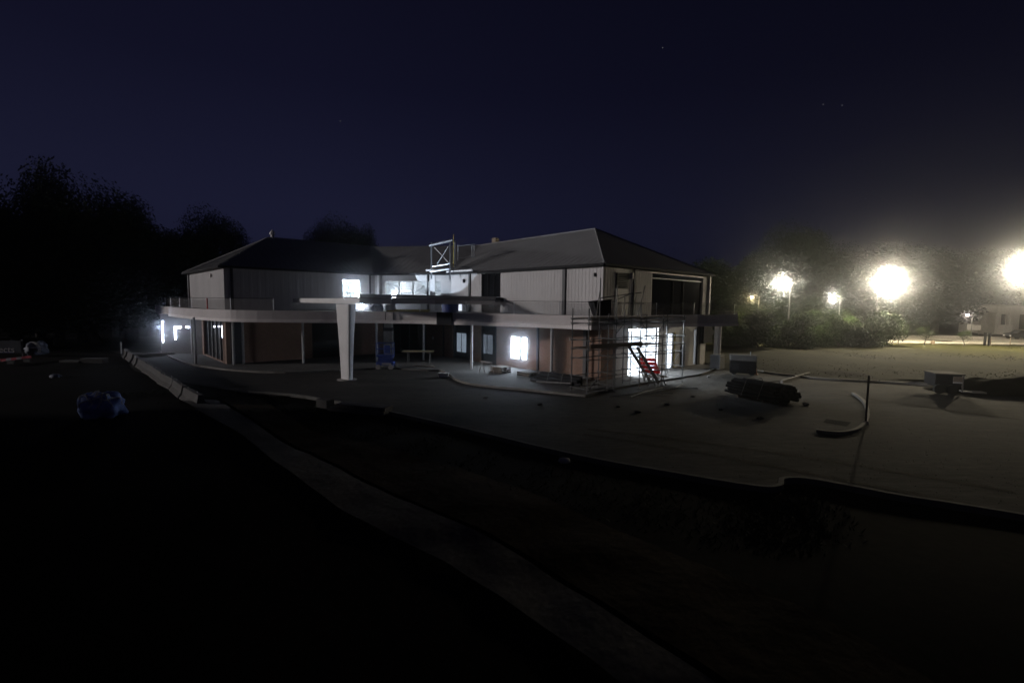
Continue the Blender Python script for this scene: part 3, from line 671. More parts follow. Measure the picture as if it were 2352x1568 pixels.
# ------------------------------------------------------------------ steel frame tower on the roof
TF = D(987, 690, 43.5); TF.z = 0
tw = empty('roof_frame', D(1015, 625, 43.5), 'open galvanised steel frame with cross bracing standing above the eaves', 'steel frame')
def fp(u, v, y=43.2): return D(u, v, y)
for (u, y) in ((991, 43.2), (1033.5, 42.3), (1045, 44.2)):
    b = MB(); a0 = D(u, 628, y); a1 = D(u, 557 if u < 1040 else 553, y); b.obox((a0.x, a0.y, 0), (1, 0, 0), .12, .12, a0.z-.5, a1.z); b.build('upright', M_steel, tw)
for (p, q, r) in ((fp(986, 564), D(1040, 551.5, 42.3), .11), (fp(988, 624), D(1036, 617, 42.3), .09), (fp(994, 612), D(1033, 606, 42.3), .07), (D(1036, 551.5, 42.3), D(1046, 556, 44.2), .06), (D(1034, 606, 42.3), D(1045, 610, 44.2), .06)):
    b = MB(); b.tube(p, q, r, n=6); b.build('rail', M_steel, tw)
for (p, q) in ((fp(998, 568), D(1031, 604, 42.4)), (D(1030, 566, 42.4), fp(1004, 607))):
    b = MB(); b.tube(p, q, .035, n=6); b.build('brace', M_steel, tw)
b = MB(); q = D(1042, 590, 43); q2 = D(1042, 538, 43); b.tube((q.x, q.y, q.z-.9), (q.x, q.y, q2.z), .04); b.build('mast', M_yel, tw)
tw2 = empty('roof_frame', D(1065, 595, 47), 'dim smaller steel guard frame on the roof right of the bright one', 'steel frame')
for u in (1052, 1084, 1089):
    b = MB(); a0 = D(u, 600, 47); a1 = D(u, 562, 47); b.tube((a0.x, a0.y, a0.z-1.2), (a0.x, a0.y, a1.z), .05, n=6); b.build('upright', M_steel, tw2)
for v in (562, 590):
    b = MB(); b.tube(D(1050, v+3, 47), D(1090, v-1, 47), .04, n=6); b.build('rail', M_steel, tw2)
# ------------------------------------------------------------------ things on the balcony
def bal(u, v, z=4.31): return G(u, v, z)
def deckpt(u, y): q = D(u, 700, y); return Vector((q.x, q.y, 4.305))
q = deckpt(938, 36.6)
tb = empty('timber_stack', q, 'long yellow timber beams stacked on the balcony edge', 'timber')
for k in range(5):
    b = MB(); b.obox((q.x-.2+.12*k, q.y+.02*k, 0), (1, .03*k-.05, 0), 3.5-.2*k, .14, 4.305+.09*(k//2)+(.0 if k % 2 else .0), 4.39+.09*(k//2)) if k % 2 == 0 else b.obox((q.x-.1, q.y+.2, 0), (1, -.03, 0), 3.2, .14, 4.305+.09*(k//2), 4.39+.09*(k//2)); b.build('beam', M_yel, tb)
q = deckpt(867, 37)
o = MB(); o.blob(q+Z*.30, .48, .38, .36, amp=.3, sd=2); o = o.build('rubble_sack', mat('blue_white_bag', (.25, .33, .7), .5, .6, 3, col2=(.7, .75, .85)), smooth=True); tag(o, 'blue and white plastic sack on the balcony behind the timber', 'sack')
q = deckpt(897, 37.2); o = MB(); o.blob(q+Z*.36, .42, .34, .42, amp=.35, sd=5); o = o.build('rubble_sack', M_white, smooth=True); tag(o, 'white crumpled sack on the balcony beside the timber', 'sack')
q = deckpt(1034, 37.0)
o = MB(); o.tube(q, q+Z*.85, .62, .66, n=20); o.tube(q+Z*.85, q+Z*.89, .70, n=20); o = o.build('water_barrel', M_blue); tag(o, 'wide dark blue barrel on the balcony near the frosted hatch', 'barrel')
q = deckpt(1384, 31.2)
sk = empty('rubble_skip', q, 'dark skip with sloping ends on the balcony corner', 'skip')
b = MB(); d = Vector((.9, .3, 0)).normalized(); n = Vector((-d.y, d.x, 0))
b.hexa([q-d*.5-n*.3, q+d*.5-n*.3, q+d*.5+n*.3, q-d*.5+n*.3, q-d*.85-n*.4+Z*.95, q+d*.4-n*.4+Z*1.1, q+d*.4+n*.4+Z*1.1, q-d*.85+n*.4+Z*.95]); b.build('bin_body', M_dark, sk)
b = MB(); b.tube(q-d*.86-n*.42+Z*.97, q+d*.42-n*.42+Z*1.12, .035); b.tube(q-d*.86+n*.42+Z*.97, q+d*.42+n*.42+Z*1.12, .035); b.build('rim', M_dark, sk)
q = deckpt(1672, 37.5)
q.z = 0; o = MB(); o.obox(q, (.85, .5, 0), 1.6, .7, 4.31, 4.55); o.obox(q, (.85, .5, 0), 1.7, .8, 4.62, 4.70); o.tube((q.x-.5, q.y-.2, 4.5), (q.x-.5, q.y-.2, 4.65), .05); o.tube((q.x+.5, q.y+.3, 4.5), (q.x+.5, q.y+.3, 4.65), .05)
o = o.build('roof_cable_tray', M_conc); tag(o, 'low pale tray on the far right end of the balcony', 'cable tray')

# ------------------------------------------------------------------ scaffold at the right corner
S0 = Vector((4.25, 26.5, 0)); sdn = Vector((.80, .60, 0)); snn = Vector((-.6, .8, 0)); bay = 2.25
sf = empty('scaffold_tower', S0, 'dark tube scaffold with stair and platforms at the lit building corner', 'scaffold')
def sp(i, j, z): return S0+sdn*(i*bay)+snn*(j*1.3)+Z*z
for i in range(5):
    for j in range(2):
        h = (4.9, 6.2, 5.3, 4.5, 4.45)[i]+(.5 if j and i in (1, 2) else 0)
        b = MB(); b.tube(sp(i, j, .02), sp(i, j, h), .035, n=8)
        b.tube(sp(i, j, 0.0), sp(i, j, .04), .09, n=8)
        for z in (1.0, 2.0, 2.9, 4.0): b.tube(sp(i, j, z-.03), sp(i, j, z+.05), .055, n=8)
        b.build('standard', M_tube, sf)
for (u, y, h) in ((1395+4, 27.7, 4.6), (1452, 29.8, 4.4), (1412, 28.3, 5.9)):
    q = D(u, 720, y); b = MB(); b.tube((q.x, q.y, 0), (q.x, q.y, h), .03); b.build('standard', M_tube, sf)
for z in (.28, 1.0, 2.0, 2.55, 3.05, 4.0, 4.25):
    for j in range(2):
        for i in range(4):
            if z == .28 and i in (1,): continue
            b = MB(); b.tube(sp(i-.04, j, z), sp(i+1.04, j, z+random.uniform(-.02, .02)), .028, n=6); b.build('ledger', M_tube, sf)
    for i in range(5):
        b = MB(); b.tube(sp(i, -.12, z+.06), sp(i, 1.12, z+.06), .028, n=6); b.build('transom', M_tube, sf)
for (i, z0, z1, j) in ((0, .3, 2.5, 0), (2, 4.0, 2.0, 0), (3, .3, 2.4, 0), (3, 2.4, 4.2, 1), (1, 2.1, 4.0, 1), (2, 2.1, .3, 1)):
    b = MB(); b.tube(sp(i, j-.05, z0), sp(i+1, j-.05, z1), .024, n=6); b.build('brace', M_tube, sf)
for i in range(3):
    for k in range(4):
        b = MB(); c = sp(i+.5, .14+.24*k, 0); b.obox(c, sdn, bay*.99, .27, 2.62, 2.66); b.build('platform_board', M_board, sf)
for i in range(4):
    for k in range(3):
        b = MB(); c = sp(i+.5, .2+.3*k, 0); b.obox(c, sdn, bay*.99, .3, 4.33, 4.37); b.build('platform_board', M_board, sf)
b = MB(); c = sp(1.0, -.1, 0); b.obox(c, sdn, bay*2, .04, 2.66, 2.9); b.build('toe_board', M_board, sf)
# guard rails and odd tubes standing above the deck
for (a, c) in ((sp(1, 0, 5.2), sp(2.1, 0, 5.2)), (sp(1, 1, 5.5), sp(2.4, .6, 5.9)), (sp(1.8, .5, 4.5), sp(2.25, .9, 6.6)), (sp(.6, .6, 4.3), sp(.75, .6, 6.0)), (sp(1.2, .5, 5.3), sp(1.9, .3, 5.9)), (sp(2, .2, 4.4), sp(2.35, .3, 6.3))):
    b = MB(); b.tube(a, c, .03); b.build('guard_tube', M_tube, sf)
# stair: two stringers, treads, red plates
sa = sp(1.62, -.35, 2.6); sb = sp(2.6, -.35, .25)
for w in (0, .62):
    b = MB(); o_ = snn*w; a, c = sa+o_, sb+o_; d = (c-a).normalized(); t = d.cross(snn).normalized()*.09; w_ = snn*.03
    b.hexa([a-t-w_, c-t-w_, c-t+w_, a-t+w_, a+t-w_, c+t-w_, c+t+w_, a+t+w_]); b.build('stair_stringer', M_tube, sf)
for k in range(9):
    p = sa.lerp(sb, (k+.5)/9); b = MB(); b.obox(p+snn*.31, sdn, .26, .58, -.015, .015); b.build('stair_tread', M_tube, sf)
rp = empty('stair_panel', sp(2.0, .9, .9), 'red slatted stair guard leaning behind the scaffold stair', 'guard panel')
pa_, pb_ = D(1485, 822, 31.2), D(1499, 858, 31.2)
for k in range(4):
    a = pa_.lerp(pb_, k/4); c = pa_.lerp(pb_, (k+.82)/4); n = Vector((.5, -.15, 0))
    b = MB(); b.hexa([c-n, c+n, c+n+Vector((0, .03, 0)), c-n+Vector((0, .03, 0)), a-n, a+n, a+n+Vector((0, .03, 0)), a-n+Vector((0, .03, 0))]); b.build('slat', M_redt, rp)
b = MB(); b.tube(pa_+Vector((-.5, 0.03, 0)), pb_+Vector((-.5, .03, -.6)), .03); b.tube(pa_+Vector((.5, .03, 0)), pb_+Vector((.5, .03, -.6)), .03); b.build('side_rail', M_tube, rp)
# loose tubes and frames lying below the scaffold
for k in range(7):
    q = sp(.8+.38*k, -.9-.25*(k % 3), .05+.03*(k % 2)); a = .5+.5*math.sin(k*2.3); d = Vector((math.cos(a), math.sin(a), 0))
    b = MB(); b.tube(q-d*1.1, q+d*1.1+Z*.04, .028); o = b.build('loose_tube', M_tube)
    tag(o, 'dark loose tube lying on the ground under the scaffold', 'scaffold tube', 'loose tubes under the scaffold')
wb = empty('work_bench', sp(2.75, -.1, 0), 'low trestle with boards at the foot of the scaffold stair', 'trestle')
for k in range(4):
    b = MB(); q = sp(2.75, -.1+.06*k, 0); b.obox(q+snn*(.18*k-.2), sdn, 1.5, .16, .55+.03*k, .59+.03*k); b.build('board', M_board, wb)
for s_ in (-.5, .5):
    b = MB(); q = sp(2.75, -.1, 0)+sdn*s_; b.tube(q-snn*.25, q+Z*.55, .03); b.tube(q+snn*.35, q+Z*.55, .03); b.build('leg', M_tube, wb)

# ------------------------------------------------------------------ things on the lot
def tubes_bundle(name, label, cat, p0, p1, rows, n, r, m, bearers=True):
    p0 = Vector(p0); p1 = Vector(p1); c = (p0+p1)/2; d = (p1-p0).normalized(); nn = Vector((-d.y, d.x, 0))
    e = empty(name, c, label, cat)
    if bearers:
        for t in (.2, .8): b = MB(); q = p0.lerp(p1, t); b.obox(q, nn, n*r*2.1, .12, .0, .12); b.build('bearer', M_board, e)
    rr = random.Random(len(label))
    for j in range(rows):
        for i in range(n-j):
            s_ = rr.uniform(-.35, .35); o_ = (i-(n-j-1)/2)*r*2.15; z = .12+r+j*r*1.8
            b = MB(); b.tube(p0-d*(.2+s_)+nn*o_+Z*z, p1+d*(.2-s_)+nn*o_+Z*z, r, n=8); b.build('tube', m, e)
    for t in (.3, .7):
        q = p0.lerp(p1, t); w = n*r*1.12; b = MB(); zt_ = .16+rows*r*1.9+.05
        b.pipe([q-nn*w+Z*.1, q-nn*w*.6+Z*zt_, q+nn*w*.6+Z*zt_, q+nn*w+Z*.1], .02, n=5); b.build('strap', M_tube, e)
    return e
tubes_bundle('tube_bundle', 'dark strapped bundle of scaffold tubes lying on the lit lot', 'tube bundle', G(1703, 905), G(1800, 925), 5, 11, .085, M_black)
tubes_bundle('pipe_pile', 'low dark pipe pile against the brick wall left of the scaffold', 'pipe pile', G(1245, 880)+Vector((0, .3, 0)), G(1325, 890)+Vector((0, .3, 0)), 3, 6, .1, M_dark)
q0, q1 = G(1232, 876, .62), G(1310, 880, .62); b = MB(); b.tube(q0, q1, .04); o = b.build('pale_pipe', M_conc); tag(o, 'thin pale pipe lying on top of the dark pipe pile', 'pipe')
def pallet(c, d, label, n=1, grp='pallets under the lit window'):
    e = empty('pallet_stack', c, label, 'pallet', grp); d = Vector(d).normalized(); nn = Vector((-d.y, d.x, 0))
    for j in range(n):
        z = .12+j*.15
        for k in (-1, 0, 1): b = MB(); b.obox(Vector(c)+nn*k*.42, d, 1.2, .1, z, z+.09); b.build('bearer', M_board, e)
        for k in range(6): b = MB(); b.obox(Vector(c)+d*(-.52+k*.208), nn, 1.0, .13, z+.092, z+.115); b.build('slat', M_board, e)
    return e
pallet(G(1150, 858), A, 'low dark pallet stack left of the lit window', 3); pallet(G(1212, 866), A, 'low dark pallet stack right of the lit window', 2)
tr = empty('sawhorse', G(1117, 862), 'thin grey sawhorse before the second dark door', 'sawhorse'); q = G(1117, 862)+Z*.115
for s_ in (-.5, .5):
    b = MB(); c = q+A*s_; b.tube(c-B*.3, c+Z*.8, .025); b.tube(c+B*.3, c+Z*.8, .025); b.build('leg', M_conc, tr)
b = MB(); b.obox(q, A, 1.2, .09, .79, .88); b.build('top_beam', M_conc, tr)
# small white tub and plank
q = G(1019, 866); b = MB(); b.hexa([q+Vector(p) for p in ((-.28, -.2, 0), (.28, -.2, 0), (.28, .2, 0), (-.28, .2, 0), (-.36, -.26, .3), (.36, -.26, .3), (.36, .26, .3), (-.36, .26, .3))]); o = b.build('mortar_tub', M_white, bevel=.03); tag(o, 'small white tub on the lot beside the kerb end', 'tub')
q = G(973, 845); b = MB(); b.obox(q, (1, -.2, 0), 1.75, .22, .12, .18); o = b.build('plank', M_ply); tag(o, 'pale timber plank lying near the building entrance', 'plank')
# blue scissor lift in front of the lobby
q = G(886, 847)
sl = empty('scissor_lift', q, 'blue scissor lift standing before the dark entrance lobby', 'scissor lift')
b = MB(); b.box(q.x-.65, q.x+.65, q.y-.35, q.y+.35, .3, .58); b.build('chassis', M_blue, sl, bevel=.03)
for sx_ in (-.48, .48):
    for sy in (-.36, .36):
        b = MB(); b.tube((q.x+sx_, q.y+sy-.06, .19+.0), (q.x+sx_, q.y+sy+.06, .19), .19, n=14); b.build('wheel', M_conc, sl)
for sy in (-.28, .28):
    for k in range(3):
        z = .6+k*.12; b = MB(); b.tube((q.x-.5, q.y+sy, z), (q.x+.5, q.y+sy, z+.12), .03); b.tube((q.x+.5, q.y+sy, z), (q.x-.5, q.y+sy, z+.12), .03); b.build('scissor_arm', M_blue, sl)
b = MB(); b.box(q.x-.62, q.x+.62, q.y-.36, q.y+.36, .97, 1.10); b.build('platform', M_blue, sl)
for (x0, y0) in ((-.6, -.34), (0, -.34), (.6, -.34), (-.6, .34), (.6, .34)):
    b = MB(); b.tube((q.x+x0, q.y+y0, 1.1), (q.x+x0, q.y+y0, 2.0), .025); b.build('guard_post', M_blue, sl)
for z in (1.55, 2.0):
    b = MB(); b.pipe([(q.x-.6, q.y-.34, z), (q.x+.6, q.y-.34, z), (q.x+.6, q.y+.34, z), (q.x-.6, q.y+.34, z), (q.x-.6, q.y-.34, z)], .025); b.build('guard_rail', M_blue, sl)
b = MB(); b.box(q.x+.05, q.x+.45, q.y-.42, q.y-.36, 1.25, 1.85); b.build('control_panel', M_blue, sl)
b = MB(); b.box(q.x-.2, q.x+.5, q.y-.365, q.y-.352, .36, .50); b.build('plate', M_conc, sl)
# steel trestle with planks inside the lobby bay
q = G(962, 836); tb2 = empty('plank_trestle', q, 'dim trestle holding yellowish planks by the brick corner', 'trestle')
for k in range(3): b = MB(); b.obox(q+Vector((-.1, .2*k, 0)), (1, .05, 0), 2.6, .16, 1.0+.03*k, 1.05+.03*k); b.build('board', M_yel if k == 1 else M_ply, tb2)
for s_ in (-.9, .9): b = MB(); b.tube(q+Vector((s_, -.1, .1)), q+Vector((s_, 0, 1.0)), .03); b.tube(q+Vector((s_, .5, .1)), q+Vector((s_, .4, 1.0)), .03); b.build('leg', M_tube, tb2)
# generator right of the scaffold
q = G(1706, 862); ge = empty('generator', q, 'dark boxy generator with a pale top band right of the building', 'generator')
d = Vector((.93, -.37, 0)); nn = Vector((.37, .93, 0)); c = q+nn*.5
b = MB(); b.obox(c, d, 1.75, 1.0, .15, 1.05); b.build('body', M_black, ge, bevel=.03)
b = MB(); b.obox(c, d, 1.8, 1.05, 1.053, 1.5); b.build('hood', M_barr, ge, bevel=.05)
b = MB()
for k in range(5): b.obox(c-nn*.51+d*(-.5+.0), d, .5, .02, .4+.1*k, .45+.1*k)
b.build('grille', M_dark, ge)
for s_ in (-.6, .6): b = MB(); w = c+d*s_-nn*.35; b.tube(w-nn*.08+Z*.2, w+nn*.08+Z*.2, .2, n=12); b.build('wheel', M_tyre, ge)
b = MB(); w = c+d*.5+Z*1.5; b.tube(w, w+Z*.25, .05); b.build('exhaust', M_tube, ge)
q = G(1652, 850); o = MB(); o.obox(q+Vector((0, .4, 0)), B, .9, .8, .1, 1.15); o.obox(q+Vector((0, .4, 0)), B, .94, .84, 1.153, 1.22); o.obox(q+Vector((.05, -.02, 0)), B, .3, .03, .5, 1.0); o = o.build('tool_chest', M_pil, bevel=.02); tag(o, 'dark tool chest close to the white column at the building end', 'tool chest')
q = G(1735, 860); o = MB(); o.tube(q, q+Z*.05, .2, n=12); o.tube(q+Z*.05, q+Z*.5, .12, .05, n=12); o = o.build('traffic_cone', mat('cone_plastic', (.55, .22, .10), .6, .1, 3)); tag(o, 'small dull orange cone beside the generator', 'cone')
q = G(1627, 868); o = MB(); o.blob(q+Z*.1,   .10, .07, .06, sd=4); o = o.build('rag', M_conc); tag(o, 'tiny pale rag on the lit paving right of the scaffold', 'rag')
# broken stones and offcuts lying about the lot
R = random.Random(21)
for k, (u, v, ww) in enumerate(((1420, 935, 'in front of the scaffold, left of its middle'), (1465, 948, 'in front of the scaffold middle'), (1532, 930, 'in front of the scaffold right end'), (1590, 912, 'between the scaffold and the tube bundle'), (1655, 942, 'left below the tube bundle'), (1745, 962, 'below the tube bundle'), (1850, 930, 'right of the tube bundle'), (1240, 930, 'before the kerb below the lit window'), (1115, 915, 'before the kerb below the dark doors'))):
    q = G(u, v); b = MB(); s_ = R.uniform(.06, .12); b.blob(q+Z*s_*.5, s_*1.5, s_, s_*.7, 9, 6, .35, k)
    o = b.build('rubble_stone', M_barr); tag(o, 'small rubble stone on the lot '+ww, 'stone', 'rubble stones on the lot')
b = MB()
R = random.Random(31)
for k in range(1300):
    t = R.random(); u = R.uniform(900, 2350); v = R.uniform(880, 1180); q = G(u, v)
    if not inside(q.x, q.y, lotpoly): continue
    h = R.uniform(.005, .018); a = R.uniform(0, 6.28); c, d = math.cos(a)*h, math.sin(a)*h
    b.poly([q+Vector((c, d, 0)), q+Vector((-d, c, 0)), q+Vector((0, 0, h*1.2))]); b.poly([q+Vector((-d, c, 0)), q+Vector((-c, -d, 0)), q+Vector((0, 0, h*1.2))]); b.poly([q+Vector((-c, -d, 0)), q+Vector((d, -c, 0)), q+Vector((0, 0, h*1.2))]); b.poly([q+Vector((d, -c, 0)), q+Vector((c, d, 0)), q+Vector((0, 0, h*1.2))])
o = b.build('grit', M_kerbd); o['kind'] = 'stuff'; o['label'] = 'loose grit scattered over the lot'
# tyre tracks of mud
for k, (p, q) in enumerate((((1350, 985), (2330, 1130)), ((1330, 1003), (2300, 1160)), ((1900, 905), (2345, 960)))):
    a = G(*p); c = G(*q); n = 40; b = MB(); d = (c-a).normalized(); nn = Vector((-d.y, d.x, 0))
    for i in range(n+1):
        t = i/n; m_ = a.lerp(c, t)+nn*(.5*math.sin(t*3.1+k)+.05*noise.noise(Vector((t*30, k, 0)))); w = .13*(1+.6*noise.noise(Vector((t*22, k, 3)))); b.v += [m_-nn*w+Z*.006, m_+nn*w+Z*.006]
    for i in range(n): b.f.append((2*i, 2*i+2, 2*i+3, 2*i+1))
    o = b.build('tyre_track', M_mud); o['kind'] = 'structure'
# thin post on the kerb island
q = G(1988, 973); pp = empty('marker_post', q, 'thin dark post standing on the rounded kerb end', 'post')
b = MB(); b.tube(q, q+Z*2.1, .045, .04, n=10); b.build('pole', M_dark, pp)
b = MB(); b.tube(q, q+Z*.14, .14, .10, n=10); b.build('base_plate', M_conc, pp)
b = MB(); b.tube(q+Z*2.1, q+Z*2.16, .06, .02, n=10); b.build('cap', M_dark, pp)
# trailer at the far right of the lot
q = G(2200, 906); d = Vector((.95, -.30, 0)).normalized(); nn = Vector((-d.y, d.x, 0))
tl = empty('box_trailer', q, 'small dark site trailer with pale rear frame at right of lot', 'trailer')
b = MB(); b.obox(q+nn*.8-d*.45, d, 1.3, 1.3, .4, 1.15); b.build('body', M_dark, tl, bevel=.03)
b = MB(); b.obox(q+nn*.8-d*.40, d, 1.5, 1.4, 1.153, 1.21); b.build('roof', M_barr, tl, bevel=.01)
b = MB(); b.obox(q+d*.28+nn*.18, nn, .06, .06, .12, 1.15); b.obox(q+d*.28+nn*1.42, nn, .06, .06, .12, 1.15); b.build('rear_frame', M_conc, tl)
b = MB(); b.obox(q+d*.0+nn*.13, d, .42, .04, .75, 1.05); b.build('side_hatch', M_ply, tl)
b = MB(); b.obox(q+d*.0+nn*.10, d, .46, .03, .66, .74); b.build('hatch_ledge', M_white, tl)
for s_ in (-.9, -.3): b = MB(); w = q+d*s_+nn*.1; b.tube(w-nn*.1+Z*.28, w+nn*.08+Z*.28, .28, n=14); b.build('wheel', M_tyre, tl)
b = MB(); b.pipe([q-d*1.3+nn*.6+Z*.5, q-d*2.1+nn*1.0+Z*.45, q-d*1.3+nn*1.4+Z*.5], .035); b.build('drawbar', M_tube, tl)
b = MB(); b.obox(q+d*.9+nn*.4, d, 1.1, .5, .12, .2); o = b.build('kerb_stone', M_conc); tag(o, 'pale kerb stone lying right of the small site trailer', 'kerb stone')
def heap(c, rx, ry, rz, label, sd, m=M_ground):
    b = MB(); n = 34; k = len(b.v); c = Vector(c)
    for j in range(n+1):
        for i in range(n+1):
            u = -1+2*i/n; v = -1+2*j/n; r2 = u*u+v*v; h = max(0, 1-r2)**.8
            nz = noise.noise(Vector((u*2.2+sd, v*2.2, 0)))*.5+noise.noise(Vector((u*7+sd, v*7, 1)))*.16
            b.v.append(c+Vector((u*rx, v*ry, h*rz*(1+nz)-.02)))
    for j in range(n):
        for i in range(n): t = j*(n+1)+i; b.f.append((t, t+1, t+n+2, t+n+1))
    o = b.build('soil_heap', m, smooth=True); return tag(o, label, 'soil heap')
q = G(2300, 912); heap((q.x+2.2, q.y+2.2, 0), 4.6, 2.0, .75, 'long dark soil heap right of the small site trailer', 3)
q = G(1200+0, 1080); 
for k, (u, v) in enumerate(((1296, 1068), (1905-0, 0))):
    if v: q = G(u, v); b = MB(); b.blob(q+Z*.15, .2, .14, .1, sd=k+8); o = b.build('stone', M_conc, smooth=True); tag(o, 'pale stone on the dark bank below the lot', 'stone')
# pale slabs lying at the lot edge
def slabs(c, d, n, lx, ly, label, m=M_barr, name='concrete_slab', h=.14):
    e = empty(name, c, label, 'slab'); d = Vector(d).normalized(); nn = Vector((-d.y, d.x, 0))
    for k in range(n): b = MB(); b.obox(Vector(c)+nn*(k*.12)+d*(.16*(k % 2)), d, lx-.35*k, ly, .02+k*h, .02+k*h+h-.01); b.build('slab', m, e, bevel=.015)
    return e
q = G(747, 936); slabs(q, (1, -.55, 0), 1, .75, .45, 'short pale concrete slab at the lot edge, left of the long ones', h=.42)
q = G(826, 946); slabs(q, (1, -.30, 0), 2, 3.0, .75, 'two long pale concrete slabs stacked at the lot edge', h=.17)
# row of concrete barriers at the left
def barrier(c, d, label, L=2.7):
    e = empty('concrete_barrier', c, label, 'barrier', 'concrete barriers along the left edge'); d = Vector(d).normalized(); nn = Vector((-d.y, d.x, 0)); c = Vector(c)
    b = MB(); pr = [(-.30, 0), (-.30, .10), (-.17, .26), (-.10, .62), (.10, .62), (.17, .26), (.30, .10), (.30, 0)]; k = len(pr)
    for s_ in (-L/2, L/2):
        for (o_, z) in pr: b.v.append(c+d*s_+nn*o_+Z*z)
    for i in range(k): j = (i+1) % k; b.f.append((i, j, k+j, k+i))
    b.f.append(tuple(range(k))); b.f.append(tuple(reversed(range(k, 2*k)))); b.build('body', M_barr, e)
    for s_ in (-.6, .6): b = MB(); q = c+d*s_*L/2+Z*.62; b.pipe([q-d*.08, q-d*.08+Z*.08, q+d*.08+Z*.08, q+d*.08], .015, n=5); b.build('lifting_loop', M_tube, e)
p0 = G(286, 816); p1 = G(462, 938); nb = 9
names = ['far end barrier beside the low lit kerb', 'second barrier from the far end of the row', 'third barrier from the far end of the row', 'fourth barrier from the far end of the row', 'middle barrier of the dark row', 'fourth barrier from the near end of the row', 'third barrier from the near end of the row', 'second nearest barrier, pale face turned this way', 'nearest barrier at the lower end of the row']
for k in range(nb):
    t = (k+.5)/nb; c = p0.lerp(p1, t); dd = (p1-p0).normalized(); a = (random.random()-.5)*.14; dd = Vector((dd.x*math.cos(a)-dd.y*math.sin(a), dd.x*math.sin(a)+dd.y*math.cos(a), 0))
    barrier(c, dd, 'grey concrete '+names[k], 2.9)
kerb('kerb', [G(292, 818), G(330, 820.5), G(400, 816.5)], w=.3, z1=.35, n=3)
# blue tarpaulin covered pile with straps
q = G(197, 968); q = Vector((q.x, q.y+.75, 0)); R = random.Random(3)
bb = empty('covered_pile', q, 'blue tarpaulin covered pile tied with pale straps in the dark', 'covered pile')
b = MB(); b.blob(q+Z*.46+Vector((.12, 0, 0)), .83, .62, .62, 40, 20, .22, 1.5); b.blob(q+Z*.42+Vector((-.5, .12, 0)), .42, .45, .56, 30, 16, .25, 4); b.build('tarpaulin', M_tarp, bb, smooth=True)
def ontarp(a, e, k=1.03):
    th = e; d = Vector((math.cos(th)*math.cos(a), math.cos(th)*math.sin(a), math.sin(th))); gq = 1+.22*noise.noise(d*2.3+Vector((1.5, 4.5, 0)))*2
    return q+Z*.46+Vector((.12, 0, 0))+Vector((d.x*.83*gq*k, d.y*.62*gq*k, d.z*.62*gq*k))
for s_ in range(6):
    a = -2.9+s_*.55+R.random()*.3; da = R.uniform(-.5, .5); b = MB(); pts = [ontarp(a+da*t/8, .15+1.3*t/8+.0) for t in range(9)]
    b.pipe(pts, .022+.012*(s_ % 2), n=6); b.build('strap', M_rope, bb)
b = MB(); b.pipe([ontarp(-2.9+.33*t, .75+.12*math.sin(t*1.7)) for t in range(10)], .03, n=6); b.build('strap', M_rope, bb)
b = MB(); b.pipe([ontarp(-2.2+.25*t, 1.05+.1*math.sin(t*2.7)) for t in range(9)], .03, n=6); b.build('strap', M_rope, bb)
# far left: banner, wrapped bundle, barrier boards, slab
q = D(-30, 800, 41); bn = empty('site_banner', (q.x, q.y, 0), 'dark blue site banner with pale lettering cut by the left edge', 'banner')
M_ban = mat('banner_navy', (.010, .014, .035), .7, .2, 3); fx = Fr(Vector((q.x, q.y, 0)), Vector((1, .1, 0)).normalized(), Vector((.1, -1, 0)).normalized())
x1, zb = fx.m(50, 822); x0 = fx.x(-120); _, zt_ = fx.m(40, 782)
b = MB(); b.fbox(fx, x0, x1, max(.35, zb), zt_, -.02, 0); b.build('cloth', M_ban, bn)
for xx in (x0, (x0+x1)/2, x1+.05): b = MB(); b.tube(fx.p(xx, 0, -.06), fx.p(xx, zt_+.1, -.06), .04); b.build('stake', M_tube, bn)
b = MB(); b.fbox(fx, x0, x1-.6, max(.35, zb), max(.35, zb)+.12, .002, .01); b.build('stripe', M_blue, bn)
tcu = bpy.data.curves.new('lettering', 'FONT'); tcu.body = 'ects'; tcu.size = .78; tcu.extrude = .004
to = bpy.data.objects.new('lettering', tcu); COL.objects.link(to); xt, ztt = fx.m(-3, 809); 
dg = bpy.context.evaluated_depsgraph_get(); me = bpy.data.meshes.new_from_object(to.evaluated_get(dg)); bpy.data.objects.remove(to)
to = bpy.data.objects.new('lettering', me); COL.objects.link(to); me.materials.append(M_white); to.parent = bn
mm = Matrix.Identity(4)
for j in range(3): mm[j][0] = fx.d[j]; mm[j][1] = Z[j]; mm[j][2] = fx.n[j]
mm.translation = fx.p(xt, ztt, .01)-bn.location; to.matrix_local = mm
q = G(86, 820); wbn = empty('wrapped_bundle', q, 'round pale plastic wrapped bundle left of the dark trees', 'bundle')
b = MB(); b.blob(q+Z*.72, .72, .6, .66, 26, 16, .34, 9); b.build('plastic_wrap', mat('pale_blue_wrap', (.10, .115, .16), .6, .5, 4, .5, col2=(.22, .24, .30), spec=.2), wbn, smooth=True)
b = MB()
for k in range(3): b.pipe([q+Z*(.72+.66*math.sin(t/8*math.pi-.4))+Vector((.74*math.cos(t/8*math.pi-.4), -.62+.1*k, 0)) for t in range(6)], .02, n=5)
b.build('strap', M_rope, wbn)
q0, q1 = G(-25, 842), G(72, 830)
rb = empty('barrier_board', (q0+q1)/2, 'red and white barrier board lying low at the far left', 'barrier board')
dd = (q1-q0).normalized(); L = (q1-q0).length
for k in range(8):
    c = q0.lerp(q1, (k+.5)/8); b = MB(); b.obox(c, dd, L/8, .06, .28, .48); b.build('panel', M_red if k % 2 == 0 or k == 7 else M_conc, rb)
for t in (.1, .5, .9): b = MB(); c = q0.lerp(q1, t); b.obox(c, (-dd.y, dd.x, 0), .5, .12, 0, .28); b.build('foot', M_tyre, rb)
